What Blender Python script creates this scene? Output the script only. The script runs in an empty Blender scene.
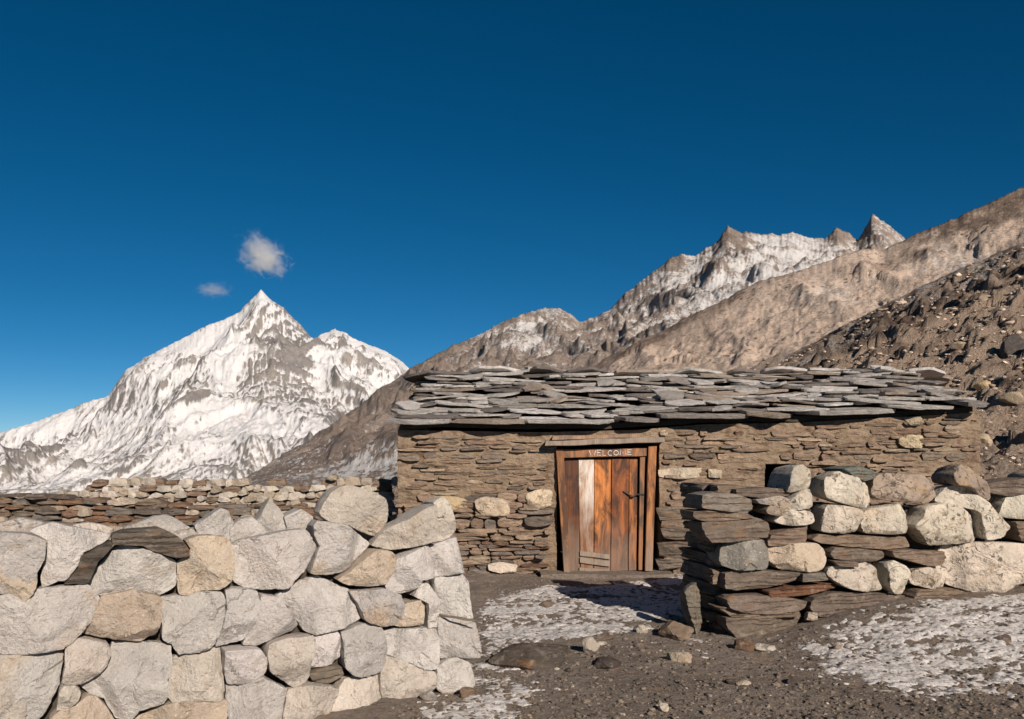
import bpy, bmesh, math, random
import numpy as np
from mathutils import Vector, noise as mnoise

SC = bpy.context.scene
COL = SC.collection
PI = math.pi
# ---------------------------------------------------------------- camera
F, HZ, CX, CZ = 900.0, 448.0, 512.0, 1.6          # focal length in pixels, horizon row, centre column, eye height
cam_d = bpy.data.cameras.new('camera')
cam = bpy.data.objects.new('camera', cam_d); COL.objects.link(cam)
cam.location = (0, 0, CZ); cam.rotation_euler = (math.radians(90), 0, 0)
cam_d.sensor_width = 36.0; cam_d.lens = F / 1024 * 36.0
cam_d.shift_y = (HZ - 359.5) / 1024
cam_d.clip_start = 0.1; cam_d.clip_end = 40000
SC.camera = cam
# ---------------------------------------------------------------- world, sun, exposure
SUN_EL, SUN_AZ = math.radians(25), math.radians(24)   # azimuth: to the right of straight behind the camera
w = bpy.data.worlds.new('World'); SC.world = w; w.use_nodes = True
wt = w.node_tree; wt.nodes.clear()
sky = wt.nodes.new('ShaderNodeTexSky'); sky.sky_type = 'NISHITA'; sky.sun_disc = False
sky.sun_elevation = SUN_EL; sky.sun_rotation = PI - SUN_AZ
sky.altitude = 6500; sky.air_density = 1.0; sky.dust_density = 0.0; sky.ozone_density = 3.0
hs = wt.nodes.new('ShaderNodeHueSaturation'); hs.inputs['Saturation'].default_value = 1.3; hs.inputs['Hue'].default_value = .488
bg = wt.nodes.new('ShaderNodeBackground'); sky_strength = 0.048; bg.inputs['Strength'].default_value = sky_strength
wo = wt.nodes.new('ShaderNodeOutputWorld')
wt.links.new(sky.outputs[0], hs.inputs['Color']); wt.links.new(hs.outputs[0], bg.inputs['Color']); wt.links.new(bg.outputs[0], wo.inputs['Surface'])
sd = bpy.data.lights.new('sun', 'SUN'); sd.energy = 5.0; sd.angle = math.radians(0.53); sd.color = (1.0, 0.885, 0.775)
sun = bpy.data.objects.new('sun', sd); COL.objects.link(sun)
tr = Vector((-math.sin(SUN_AZ) * math.cos(SUN_EL), math.cos(SUN_AZ) * math.cos(SUN_EL), -math.sin(SUN_EL)))
sun.rotation_euler = tr.to_track_quat('-Z', 'Y').to_euler(); sun.location = (10, -15, 14)
SC.view_settings.view_transform = 'Standard'; SC.view_settings.look = 'None'
SC.view_settings.exposure = 0.30; SC.view_settings.gamma = 1.0; SC.view_settings.use_curve_mapping = False
SC.cycles.max_bounces = 5; SC.cycles.diffuse_bounces = 2; SC.cycles.volume_bounces = 6

# ---------------------------------------------------------------- numpy noise
def _h(ix, iy, seed):
    n = (ix.astype(np.int64) * 374761393 + iy.astype(np.int64) * 668265263 + seed * 974634777) & 0x7fffffff
    n = ((n ^ (n >> 13)) * 1274126177) & 0x7fffffff
    return ((n ^ (n >> 16)) & 0xffff) / 65535.0
def pn(x, y, seed=0):
    x = np.asarray(x, float); y = np.asarray(y, float)
    ix = np.floor(x); iy = np.floor(y); fx = x - ix; fy = y - iy
    def g(ax, ay):
        a = _h(ix + ax, iy + ay, seed) * 2 * PI
        return np.cos(a) * (fx - ax) + np.sin(a) * (fy - ay)
    u = fx * fx * fx * (fx * (fx * 6 - 15) + 10); v = fy * fy * fy * (fy * (fy * 6 - 15) + 10)
    a = g(0, 0); b = g(1, 0); c = g(0, 1); d = g(1, 1)
    return 1.5 * (a + (b - a) * u + (c + (d - c) * u - a - (b - a) * u) * v)
def fbm(x, y, seed=0, o=4, gain=.5):
    s = 0; a = 1; t = 0
    for i in range(o):
        s = s + a * pn(x * 2 ** i, y * 2 ** i, seed + i * 17); t += a; a *= gain
    return s / t * 1.4
def ridged(x, y, seed=0, o=5, gain=.5):
    s = 0; a = 1; t = 0; wgt = 1
    for i in range(o):
        n = (1 - np.abs(pn(x * 2 ** i, y * 2 ** i, seed + i * 17)) * 1.3) ** 2
        s = s + a * n * wgt; wgt = np.clip(n, 0, 1); t += a; a *= gain
    return s / t
def worley(x, y, seed=0):
    """distance to the nearest of a jittered lattice of points, and that point's random number"""
    ix = np.floor(x); iy = np.floor(y); best = np.full(np.shape(x), 9.0); rnd = np.zeros(np.shape(x))
    for dx in (-1, 0, 1):
        for dy in (-1, 0, 1):
            cx = ix + dx; cy = iy + dy; px_ = cx + .1 + .8 * _h(cx, cy, seed); py_ = cy + .1 + .8 * _h(cx, cy, seed + 5)
            d = np.hypot(x - px_, y - py_); m = d < best; best = np.where(m, d, best); rnd = np.where(m, _h(cx, cy, seed + 9), rnd)
    return best, rnd
def sstep(a, b, x):
    t = np.clip((np.asarray(x, float) - a) / (b - a), 0, 1); return t * t * (3 - 2 * t)

# ---------------------------------------------------------------- object helpers
def props(o, label=None, cat=None, group=None, kind=None):
    if label: o['label'] = label
    if cat: o['category'] = cat
    if group: o['group'] = group
    if kind: o['kind'] = kind
    return o
def empty(name, loc, label, cat, group=None):
    o = bpy.data.objects.new(name, None); COL.objects.link(o); o.location = loc; o.empty_display_size = .3
    return props(o, label, cat, group)
def mesh(name, v, f, mat, parent=None, loc=(0, 0, 0), smooth=None, color=None):
    me = bpy.data.meshes.new(name); me.from_pydata([tuple(p) for p in v], [], f)
    if isinstance(mat, (list, tuple)):
        for m in mat: me.materials.append(m)
    else: me.materials.append(mat)
    if smooth is not None:
        me.shade_smooth()
        if smooth < 180: me.set_sharp_from_angle(angle=math.radians(smooth))
    me.update()
    o = bpy.data.objects.new(name, me); COL.objects.link(o)
    if parent is not None:
        o.parent = parent; off = Vector((0, 0, 0)); p = parent
        while p is not None: off += p.location; p = p.parent
        o.location = Vector(loc) - off
    else: o.location = loc
    if color is not None: o.color = (*color, 1)
    return o
def vcol(o, cols, name='Col'):
    a = o.data.attributes.new(name, 'FLOAT_COLOR', 'POINT')
    c = np.ones((len(cols), 4), np.float32); c[:, :3] = cols
    a.data.foreach_set('color', c.ravel())
def vfloat(o, vals, name):
    a = o.data.attributes.new(name, 'FLOAT', 'POINT'); a.data.foreach_set('value', np.asarray(vals, np.float32).ravel())
def gridfaces(nr, nc, mask=None, off=0):
    i = np.arange((nr - 1) * (nc - 1)); r = i // (nc - 1); c = i % (nc - 1)
    a = r * nc + c + off
    f = np.stack([a, a + 1, a + nc + 1, a + nc], 1)
    if mask is not None: f = f[mask.ravel()]
    return f.tolist()
def boxv(x0, x1, y0, y1, z0, z1):
    v = [(x0, y0, z0), (x1, y0, z0), (x1, y1, z0), (x0, y1, z0), (x0, y0, z1), (x1, y0, z1), (x1, y1, z1), (x0, y1, z1)]
    return v, [(0, 3, 2, 1), (4, 5, 6, 7), (0, 1, 5, 4), (1, 2, 6, 5), (2, 3, 7, 6), (3, 0, 4, 7)]
class MB:
    def __init__(s): s.v = []; s.f = []; s.c = []
    def add(s, v, f, c=None):
        o = len(s.v); s.v.extend([tuple(p) for p in v]); s.f.extend([tuple(i + o for i in q) for q in f])
        s.c.extend([c if c is not None else (1, 1, 1)] * len(v))
    def build(s, name, mat, parent=None, loc=(0, 0, 0), smooth=None, col=True):
        L = Vector(loc)
        o = mesh(name, [Vector(p) - L for p in s.v], s.f, mat, parent, loc, smooth)
        if col and s.c: vcol(o, np.array(s.c))
        return o

# ---------------------------------------------------------------- materials
class NT:
    def __init__(s, name, rough=.9, spec=.25):
        s.m = bpy.data.materials.new(name); s.m.use_nodes = True; s.t = s.m.node_tree
        s.b = s.t.nodes['Principled BSDF']; s.b.inputs['Roughness'].default_value = rough
        s.b.inputs['Specular IOR Level'].default_value = spec
        tc = s.t.nodes.new('ShaderNodeTexCoord'); s.obj = tc.outputs['Object']
    def n(s, kind, **kw):
        x = s.t.nodes.new(kind)
        for k, v in kw.items(): setattr(x, k, v)
        return x
    def l(s, a, b): s.t.links.new(a, b)
    def put(s, sock, v):
        if hasattr(v, 'is_linked') or isinstance(v, bpy.types.NodeSocket): s.l(v, sock)
        elif isinstance(v, (tuple, list)) and len(v) == 3 and sock.type == 'RGBA': sock.default_value = (*v, 1)
        else: sock.default_value = v
    def mapping(s, vec, scale=(1, 1, 1), loc=(0, 0, 0)):
        x = s.n('ShaderNodeMapping'); s.l(vec, x.inputs['Vector'])
        x.inputs['Scale'].default_value = scale; s.put(x.inputs['Location'], loc); return x.outputs[0]
    def noise(s, vec, scale, detail=4, rough=.55, dist=0):
        x = s.n('ShaderNodeTexNoise'); s.l(vec, x.inputs['Vector']); x.inputs['Scale'].default_value = scale
        x.inputs['Detail'].default_value = detail; x.inputs['Roughness'].default_value = rough; x.inputs['Distortion'].default_value = dist
        return x.outputs[0]
    def voro(s, vec, scale, feature='F1', rnd=1):
        x = s.n('ShaderNodeTexVoronoi', feature=feature); s.l(vec, x.inputs['Vector']); x.inputs['Scale'].default_value = scale
        x.inputs['Randomness'].default_value = rnd; return x.outputs[0]
    def ramp(s, f, a, b, lo=0., hi=1.):
        x = s.n('ShaderNodeMapRange'); s.put(x.inputs[0], f)
        for i, v in enumerate((a, b, lo, hi)): x.inputs[i + 1].default_value = v
        return x.outputs[0]
    def math(s, op, a, b=0.0, clamp=False):
        x = s.n('ShaderNodeMath', operation=op, use_clamp=clamp); s.put(x.inputs[0], a); s.put(x.inputs[1], b); return x.outputs[0]
    def mix(s, fac, a, b, mode='MIX'):
        x = s.n('ShaderNodeMix', data_type='RGBA', blend_type=mode); s.put(x.inputs[0], fac); s.put(x.inputs[6], a); s.put(x.inputs[7], b); return x.outputs[2]
    def attr(s, name, out='Color'):
        x = s.n('ShaderNodeAttribute', attribute_name=name); return x.outputs[out]
    def objinfo(s):
        x = s.n('ShaderNodeObjectInfo'); return x.outputs['Color'], x.outputs['Random']
    def bump(s, h, strength=.5, dist=.02, prev=None):
        x = s.n('ShaderNodeBump'); s.put(x.inputs['Height'], h); x.inputs['Strength'].default_value = strength
        x.inputs['Distance'].default_value = dist
        if prev is not None: s.l(prev, x.inputs['Normal'])
        return x.outputs[0]
    def done(s, col, nrm=None):
        s.put(s.b.inputs['Base Color'], col)
        if nrm is not None: s.l(nrm, s.b.inputs['Normal'])
        return s.m
    def rvec(s, rnd):
        """object coordinates shifted by the object's random number, so that no two stones repeat"""
        k = s.math('MULTIPLY', rnd, 37.0); c = s.n('ShaderNodeCombineXYZ')
        for i in range(3): s.l(k, c.inputs[i])
        x = s.n('ShaderNodeVectorMath', operation='ADD'); s.l(s.obj, x.inputs[0]); s.l(c.outputs[0], x.inputs[1]); return x.outputs[0]

def mat_granite():
    t = NT('granite'); oc, rnd = t.objinfo(); v = t.rvec(rnd)
    c = t.mix(1, oc, t.ramp(t.noise(v, 3.2, 6, .6), .25, .75, .74, 1.22), 'MULTIPLY')
    c = t.mix(t.ramp(t.noise(t.mapping(v, loc=(7, 3, 1)), 2.6, 5, .62, .6), .56, .74, 0, .75), c, (.40, .265, .145))      # rust-tan weathering
    c = t.mix(t.ramp(t.noise(t.mapping(v, loc=(1, 9, 4)), 5, 4), .58, .7, 0, .35), c, (.62, .58, .53))
    c = t.mix(t.ramp(t.noise(t.mapping(v, (2.2, 2.2, .8), (4, 4, 2)), 5, 6, .68, .4), .52, .70, 0, .45), c, (.29, .245, .20))
    c = t.mix(t.ramp(t.noise(v, 75, 3, .7), .57, .72, 0, .62), c, (.12, .105, .095))     # dark mica specks
    c = t.mix(t.ramp(t.noise(t.mapping(v, loc=(3, 3, 3)), 60, 2, .6), .6, .75, 0, .5), c, (.75, .72, .68))
    c = t.mix(t.ramp(t.voro(v, 26), .10, .03, 0, .55), c, (.10, .085, .07))
    h = t.math('ADD', t.math('MULTIPLY', t.noise(t.mapping(v, (1, 1, .6)), 9, 8, .66), .6), t.math('MULTIPLY', t.noise(v, 55, 5, .7), .5))
    h = t.math('ADD', h, t.math('MULTIPLY', t.noise(t.mapping(v, (1, 1, .45), (3, 1, 8)), 24, 5, .65), .45))
    return t.done(c, t.bump(h, .9, .05))
def mat_slate():
    t = NT('slate', .85, .15); oc, rnd = t.objinfo(); v = t.rvec(rnd)
    s = t.noise(t.mapping(v, (1.8, 1.8, 8)), 4, 8, .7, .8)
    c = t.mix(1, oc, t.ramp(t.noise(t.mapping(v, (1, 1, 2.2)), 6, 7, .68), .25, .75, .62, 1.35), 'MULTIPLY')
    c = t.mix(t.ramp(t.noise(t.mapping(v, (1, 1, 3)), 5, 5, .6), .58, .72, 0, .6), c, (.26, .13, .055))
    c = t.mix(t.ramp(t.noise(v, 14, 5, .65), .55, .7, 0, .5), c, (.33, .29, .24))
    c = t.mix(t.ramp(t.noise(v, 45, 3, .65), .62, .7, 0, .5), c, (.04, .035, .03))
    h = t.math('ADD', s, t.math('MULTIPLY', t.noise(v, 30, 6, .65), .5))
    return t.done(c, t.bump(h, .9, .035))
def mat_lichen():
    t = NT('lichen_rock'); oc, rnd = t.objinfo(); v = t.rvec(rnd)
    c = t.mix(1, oc, t.ramp(t.noise(v, 5, 6, .62), .25, .75, .72, 1.25), 'MULTIPLY')
    c = t.mix(t.ramp(t.noise(t.mapping(v, loc=(5, 5, 2)), 4, 5, .6, .5), .55, .72, 0, .6), c, (.40, .27, .14))
    sp = t.math('MULTIPLY', t.ramp(t.noise(v, 19, 5, .66, .6), .53, .60), t.ramp(t.noise(t.mapping(v, loc=(2, 8, 2)), 3, 3), .40, .6, .15, 1))
    c = t.mix(t.math('MULTIPLY', sp, .85), c, (.06, .05, .042))
    c = t.mix(t.ramp(t.noise(v, 60, 3, .7), .6, .72, 0, .5), c, (.16, .13, .10))
    cr = t.ramp(t.math('ABSOLUTE', t.math('SUBTRACT', t.noise(v, 2.2, 4, .55, .4), .5)), 0, .010, 0, 1)
    cr = t.math('MAXIMUM', cr, t.ramp(t.noise(t.mapping(v, loc=(6, 2, 9)), 3, 2), .5, .56, 1, 0), True)
    c = t.mix(t.ramp(cr, 0, 1, .5, 0), c, (.12, .08, .05))
    h = t.math('ADD', t.noise(v, 8, 8, .68), t.math('MULTIPLY', t.noise(v, 45, 5, .7), .4))
    h = t.math('ADD', h, t.math('MULTIPLY', cr, .2))
    return t.done(c, t.bump(h, .9, .05))
def mat_masonry():
    t = NT('masonry'); v = t.obj; a = t.attr('Col')
    c = t.mix(1, a, t.ramp(t.noise(t.mapping(v, (1, 1, 2.2)), 9, 6, .65), .25, .75, .6, 1.38), 'MULTIPLY')
    c = t.mix(t.ramp(t.noise(v, 38, 4, .65), .56, .7, 0, .55), c, (.085, .06, .04))
    c = t.mix(t.ramp(t.noise(t.mapping(v, loc=(4, 1, 2)), 20, 4, .6), .6, .75, 0, .35), c, (.46, .38, .28))
    h = t.math('ADD', t.noise(t.mapping(v, (1, 1, 2.5)), 14, 8, .68), t.math('MULTIPLY', t.noise(v, 70, 4, .7), .3))
    return t.done(c, t.bump(h, 1, .04))
def mat_mud():
    t = NT('mud_mortar', .95, .15); v = t.obj
    c = t.mix(t.ramp(t.noise(v, 2.2, 6, .6), .3, .7), (.35, .262, .182), (.26, .19, .132))
    c = t.mix(t.ramp(t.noise(t.mapping(v, (1.3, 1, .8), (3, 0, 1)), 3.4, 7, .7), .50, .66, 0, .88), c, (.125, .072, .045))
    c = t.mix(t.ramp(t.noise(v, 18, 6, .7), .52, .66, 0, .6), c, (.13, .09, .06))
    c = t.mix(t.ramp(t.noise(t.mapping(v, (1, 1, 3)), 11, 5, .65), .58, .7, 0, .5), c, (.44, .35, .24))
    h = t.math('ADD', t.noise(t.mapping(v, (1, 1, 1.8)), 12, 9, .7), t.math('MULTIPLY', t.noise(v, 60, 4, .7), .35))
    return t.done(c, t.bump(h, 1, .05))
def mat_slab():
    t = NT('roof_slate', .62, .4); oc, rnd = t.objinfo(); v = t.rvec(rnd)
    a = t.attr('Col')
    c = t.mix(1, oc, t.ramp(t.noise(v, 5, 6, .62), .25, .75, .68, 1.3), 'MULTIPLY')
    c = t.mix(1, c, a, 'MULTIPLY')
    c = t.mix(t.ramp(t.noise(v, 13, 6, .7), .55, .68, 0, .6), c, (.09, .078, .066))
    c = t.mix(t.ramp(t.noise(t.mapping(v, loc=(3, 6, 1)), 9, 5, .6), .6, .74, 0, .5), c, (.30, .20, .11))
    h = t.math('ADD', t.noise(v, 7, 7, .65), t.math('MULTIPLY', t.noise(t.mapping(v, (1, 1, 12)), 12, 4, .6), .5))
    return t.done(c, t.bump(h, 1.0, .04))
def mat_ground():
    t = NT('dirt', .95, .15); v = t.obj
    c = t.mix(t.ramp(t.noise(v, .9, 6, .62), .32, .68), (.30, .248, .205), (.20, .165, .137))
    c = t.mix(t.ramp(t.noise(t.mapping(v, loc=(3, 1, 0)), 3.1, 6, .65), .52, .68, 0, .75), c, (.31, .215, .145))
    c = t.mix(t.ramp(t.noise(v, 26, 6, .72), .5, .66, 0, .65), c, (.075, .058, .046))
    c = t.mix(t.ramp(t.noise(t.mapping(v, loc=(9, 4, 2)), 42, 4, .65), .6, .7, 0, .7), c, (.30, .25, .20))
    h = t.math('ADD', t.noise(v, 16, 9, .72), t.math('MULTIPLY', t.noise(v, 70, 4, .7), .4))
    return t.done(c, t.bump(h, 1, .05))
def mat_snow():
    t = NT('snow', .6, .3); v = t.obj
    c = t.mix(t.ramp(t.noise(v, 20, 5, .65), .35, .65), (.64, .62, .60), (.52, .49, .46))
    c = t.mix(t.ramp(t.noise(v, 34, 5, .7),   .50, .60, 0, .8), c, (.26, .21, .165))
    h = t.noise(v, 40, 6, .7)
    return t.done(c, t.bump(h, .6, .02))
def mat_wood(name, ca, cb, cc, grey):
    """vertical boards: streaks along z; cc dark stains; grey weathering by noise"""
    t = NT(name, .6, .35); oc, rnd = t.objinfo(); v = t.obj; a = t.attr('Col')
    st = t.noise(t.mapping(v, (26, 26, 1.3)), 1, 6, .65, .5)
    c = t.mix(t.ramp(st, .3, .7), ca, cb)
    c = t.mix(1, c, a, 'MULTIPLY')
    c = t.mix(t.ramp(t.noise(t.mapping(v, (7, 7, 2.0), (1, 2, 3)), 1, 5, .68, .8), .41, .60, 0, .9), c, cc)
    c = t.mix(t.math('MULTIPLY', t.attr('wear', 'Fac'), t.ramp(t.noise(t.mapping(v, (14, 14, 3)), 1, 5, .6), .3, .6, .55, 1)), c, grey)
    c = t.mix(t.ramp(t.noise(t.mapping(v, (60, 60, 2.4)), 1, 4, .7), .58, .72, 0, .7), c, (.03, .018, .012))
    h = t.math('ADD', st, t.math('MULTIPLY', t.noise(t.mapping(v, (80, 80, 4)), 1, 3, .6), .5))
    return t.done(c, t.bump(h, .6, .012))
def mat_plain(name, col, rough=.8, var=.25):
    t = NT(name, rough, .3); v = t.obj
    c = t.mix(t.ramp(t.noise(v, 18, 5, .65), .3, .7), tuple(x * (1 - var) for x in col), tuple(min(1, x * (1 + var)) for x in col))
    return t.done(c, t.bump(t.noise(v, 40, 5, .65), .4, .01))
def mat_terrain(name, rocks, scl, snowcol=(.86, .86, .87), k=.55, dark=(.06, .05, .045), bump=1.0, bd=1.0, bare=None, soft=.03, k2=2.0, k3=1.0, spots=0.):
    """mountain side: rock colours by noise, snow laid where the mesh attribute 'snow' plus fine noise says so"""
    t = NT(name, .95, .1); v = t.obj
    c = t.mix(t.ramp(t.noise(v, scl, 9, .68), .40, .60), rocks[0], rocks[1])
    if len(rocks) > 2: c = t.mix(t.ramp(t.noise(t.mapping(v, loc=(11, 5, 3)), scl * .6, 6, .6), .5, .66), c, rocks[2])
    if bare is not None: c = t.mix(t.attr('bare', 'Fac'), c, bare)
    c = t.mix(t.ramp(t.noise(v, scl * 7, 6, .7), .54, .68, 0, .62), c, dark)
    if spots:                                                     # low scrub and dark blocks
        sv = t.ramp(t.voro(v, spots), .34, .20); sv = t.math('MULTIPLY', sv, t.ramp(t.noise(v, spots * .22, 5, .65), .46, .60, .08, .85)); c = t.mix(sv, c, dark)
        sv = t.ramp(t.voro(t.mapping(v, loc=(9, 3, 5)), spots * 2.3), .30, .18, 0, .55); c = t.mix(sv, c, dark)
    va = t.mapping(v, (1, .8, .8))
    n1 = t.math('SUBTRACT', t.noise(va, scl * 3.2, 9, .74, .3), .5); n2 = t.math('SUBTRACT', t.noise(t.mapping(v, (1, .8, .7), (5, 2, 1)), scl * 13, 6, .75), .5)
    n3 = t.math('SUBTRACT', t.noise(v, scl * 55, 4, .7), .5)
    s = t.math('ADD', t.attr('snow', 'Fac'), t.math('ADD', t.math('MULTIPLY', n1, k * 3.2), t.math('ADD', t.math('MULTIPLY', n2, k * k2), t.math('MULTIPLY', n3, k * k3))))
    c = t.mix(t.ramp(s, .40 - soft, .54 + soft), c, snowcol)
    h = t.math('ADD', t.noise(v, scl * 4, 9, .7), t.math('MULTIPLY', t.noise(v, scl * 25, 4, .7), .25))
    return t.done(c, t.bump(h, bump, bd))

M_GRAN, M_SLATE, M_LICH = mat_granite(), mat_slate(), mat_lichen()
M_MAS, M_MUD, M_SLAB = mat_masonry(), mat_mud(), mat_slab()
M_GROUND, M_SNOW = mat_ground(), mat_snow()
M_CORE = mat_plain('gap_shade_earth', (.05, .04, .03))  # earth filling with the shade of the gaps put into its colour
MATS = {'g': M_GRAN, 's': M_SLATE, 'l': M_LICH}

# ---------------------------------------------------------------- ground height
def gz(x, y):
    x = np.asarray(x, float); y = np.asarray(y, float)
    z = .24 * sstep(1.9, 3.6, x) * sstep(5.6, 7.6, y) + .10 * sstep(3.5, 5.5, x) * sstep(5, 7, y)
    z = z - .12 * sstep(-.1, -1.6, x) * sstep(6.2, 4.6, y)
    z = z + .03 * fbm(x * .7, y * .7, 5, 3) * sstep(40, 20, y)
    z = z - .115 * np.clip(y - 19, 0, 3300) + .002 * np.clip(y - 19, 0, 20)
    return z
def gfine(x, y):
    return gz(x, y) + .022 * fbm(x * 2.3, y * 2.3, 9, 4, .6) + .010 * fbm(x * 9, y * 9, 19, 3, .6)
def ray(px, py, Y): return Vector(((px - CX) / F * Y, Y, CZ - (py - HZ) / F * Y))
def onground(px, py):
    Y = 6.0
    for _ in range(12): Y = (CZ - float(gz((px - CX) / F * Y, Y))) * F / (py - HZ)
    return (px - CX) / F * Y, Y

def axis(lo, hi, step, far_lo, far_hi, n):
    core = np.arange(lo, hi, step)
    a = lo - np.geomspace(step, lo - far_lo, n)[::-1]; b = hi + np.geomspace(step, far_hi - hi, n)
    return np.concatenate([a, core, b])
gx = axis(-2.6, 5.6, .024, -9000, 9000, 46); gy = axis(4.6, 11.3, .024, -60, 12000, 46)
X, Y = np.meshgrid(gx, gy)
Zg = gfine(X, Y)
ground = mesh('ground', np.stack([X, Y, Zg], -1).reshape(-1, 3).tolist(), gridfaces(len(gy), len(gx)), M_GROUND, smooth=180)
props(ground, kind='structure')

# ---------------------------------------------------------------- mountains: polar grids of real height fields
def interp(pts, a):
    p = np.array(pts, float); return np.interp(a, p[:, 0], p[:, 1])
def flow_acc(Z):
    nr, nc = Z.shape; acc = np.ones(nr * nc); z = Z.ravel(); order = np.argsort(-z)
    Zp = np.pad(Z, 1, constant_values=1e9); best = np.full(Z.shape, 0.); tgt = np.full(Z.shape, -1)
    idx = np.arange(nr * nc).reshape(nr, nc); ip = np.pad(idx, 1, constant_values=-1)
    for dy in (0, 1, 2):
        for dx in (0, 1, 2):
            if dx == 1 and dy == 1: continue
            d = (Z - Zp[dy:dy + nr, dx:dx + nc]) / math.hypot(dx - 1, dy - 1)
            m = d > best; best[m] = d[m]; tgt[m] = ip[dy:dy + nr, dx:dx + nc][m]
    tg = tgt.ravel().tolist(); acc = acc.tolist()
    for i in order.tolist():
        t = tg[i]
        if t >= 0: acc[t] += acc[i]
    return np.array(acc).reshape(nr, nc)
def blur(Z, n=1):
    for _ in range(n):
        P = np.pad(Z, 1, mode='edge'); Z = (P[:-2, 1:-1] + P[2:, 1:-1] + P[1:-1, :-2] + P[1:-1, 2:] + 2 * P[1:-1, 1:-1]) / 6
    return Z
def gauss_x(c, sig):
    if sig < .6: return c
    k = np.arange(-int(3 * sig) - 1, int(3 * sig) + 2); g = np.exp(-k * k / (2 * sig * sig)); g /= g.sum()
    return np.convolve(np.pad(c, len(k) // 2, mode='edge'), g, 'valid')
def mountain(name, mat, sky, px0, px1, ncol, Yc, Y0, z0, nrow, prof, amp, fx, fy, seed, snowfn, jag=1.0, carve=0., spread=.16, barefn=None, back=14, gamma=1.0, fine=.25, fan=None, gain=.55, curv=(.06, 5), flute=0., fine2=.05, lumps=()):
    """sky: skyline in the photograph; Yc: crest distance; the face runs down towards us to distance Y0 at height z0"""
    pxs = np.linspace(px0, px1, ncol); a = (pxs - CX) / F
    py = interp(sky, pxs)
    Ycc = Yc(pxs) if callable(Yc) else np.full(ncol, Yc)
    dpx = pxs[1] - pxs[0]
    el = (HZ - py) / F; jg = -jag * 2.2 * fbm(pxs / 12, pxs * 0 + .5, seed + 3, 5, .65) / F * Ycc
    t = np.linspace(0, 1, nrow) ** gamma                 # 0 foot .. 1 crest
    rows = []; YY = []
    z0a = z0(pxs) if callable(z0) else np.full(ncol, z0)
    for ti in t:
        e = gauss_x(el, spread * (1 - ti) ** .65 * F / dpx * .5)
        Yr = Y0 * (Ycc / Y0) ** ti
        lin = (Yr - Y0) / (Ycc - Y0)
        rows.append(z0a + (CZ + e * Ycc - z0a) * lin ** prof + jg * float(sstep(.955, 1, ti))); YY.append(Yr)
    Z = np.array(rows); YY = np.array(YY); XX = a[None, :] * YY
    T = t[:, None]
    env = np.clip((1 - T) * 14, 0, 1) * np.clip(.25 + T * 1.5, 0, 1)
    if callable(amp): amp_ = amp(pxs)[None, :]; amp = float(amp_.max()); env = env * amp_ / amp
    FX = XX if fan is None else XX * (Ycc[None, :] / YY) ** .4 + fan[1] * np.tanh((XX / YY * F + CX - fan[0]) / 60) * (1 - T) * -1
    wx = FX + amp * 1.5 * fbm(XX * fx * .7, YY * fy, seed + 50, 3)
    sc = YY / Ycc[None, :]
    Z = Z + env * amp * (ridged(wx * fx, YY * fy, seed, 6, gain) - .55) * sc
    Z = Z + env * amp * fine * fbm(XX * fx * 5, YY * fy * 7, seed + 9, 6, .6) * sc
    if flute: Z = Z + env * amp * flute * (ridged(wx * fx * 4.2, YY * fy * 2.2, seed + 77, 4, .6) - .5) * sc
    if carve > 0:
        for it in range(3):
            A = np.log1p(flow_acc(Z)); A = blur(A, 2)
            Z = Z - env * carve * A / 6 * sc; Z = blur(Z, 1) * env + Z * (1 - env)
    Z = Z + env * amp * fine2 * (fbm(XX * fx * 12, YY * fx * 9, seed + 33, 6, .66) + .8 * ridged(XX * fx * 9, YY * fx * 6, seed + 35, 4, .6) - .4) * sc
    cell = np.zeros(Z.shape)
    for k, (sz, am, thr) in enumerate(lumps):                    # half-buried blocks and outcrops
        F1, cr = worley(XX / sz + .35 * fbm(XX / sz, YY / sz, 91 + k, 2), YY / sz + .35 * fbm(XX / sz, YY / sz, 95 + k, 2), seed + 40 + k)
        on = sstep(thr, thr + .08, cr + .35 * fbm(XX / sz / 7, YY / sz / 9, seed + 60 + k, 3)); Z = Z + np.clip((1 - T) * 30, 0, 1) * am * np.clip(.72 - F1, 0, .5) * 2 * on; cell = cell + on * (_h(np.round(cr * 999), cr * 0, 3) - .4) * np.clip((.72 - F1) * 4, 0, 1)
    A = blur(np.log1p(flow_acc(Z)), 1)
    # slope
    dzx = np.gradient(Z, axis=1) / np.maximum(np.gradient(XX, axis=1), 1e-6)
    dzy = np.gradient(Z, axis=0) / np.maximum(np.gradient(YY, axis=0), 1e-6)
    PY = HZ - (Z - CZ) / YY * F; PX = np.broadcast_to(pxs[None, :], Z.shape)
    snow = snowfn(PX, PY, dzx, dzy, A, XX, YY, Z)
    cv = blur(Z, curv[1]) - Z; cv = cv / (np.abs(cv * env).mean(1, keepdims=True) + 1e-6); snow = snow + curv[0] * np.clip(cv, -2.2, 2.2) * np.clip(env * 2, 0, 1)
    bare = np.clip(barefn(PX, PY, XX, YY) + cell * .9, 0, 1) if barefn else None
    # back side of the mountain
    bY = []; bZ = []
    for i in range(1, back + 1):
        d = (Ycc * .5) * (i / back) ** 1.5
        e = gauss_x(el, spread * (i / back) * F / dpx)
        bY.append(Ycc + d); bZ.append(Z[-1] * 0 + CZ + e * Ycc - d * .75 - .6 * Ycc * (i == back) + jg * (1 - i / back))
    Z2 = np.vstack([Z, bZ]); Y2 = np.vstack([YY, bY]); X2 = a[None, :] * Y2
    nb = np.repeat(snow[-1:], back, 0)
    o = mesh(name, np.stack([X2, Y2, Z2], -1).reshape(-1, 3).tolist(), gridfaces(nrow + back, ncol), mat, smooth=180)
    vfloat(o, np.vstack([snow, nb]), 'snow')
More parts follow.
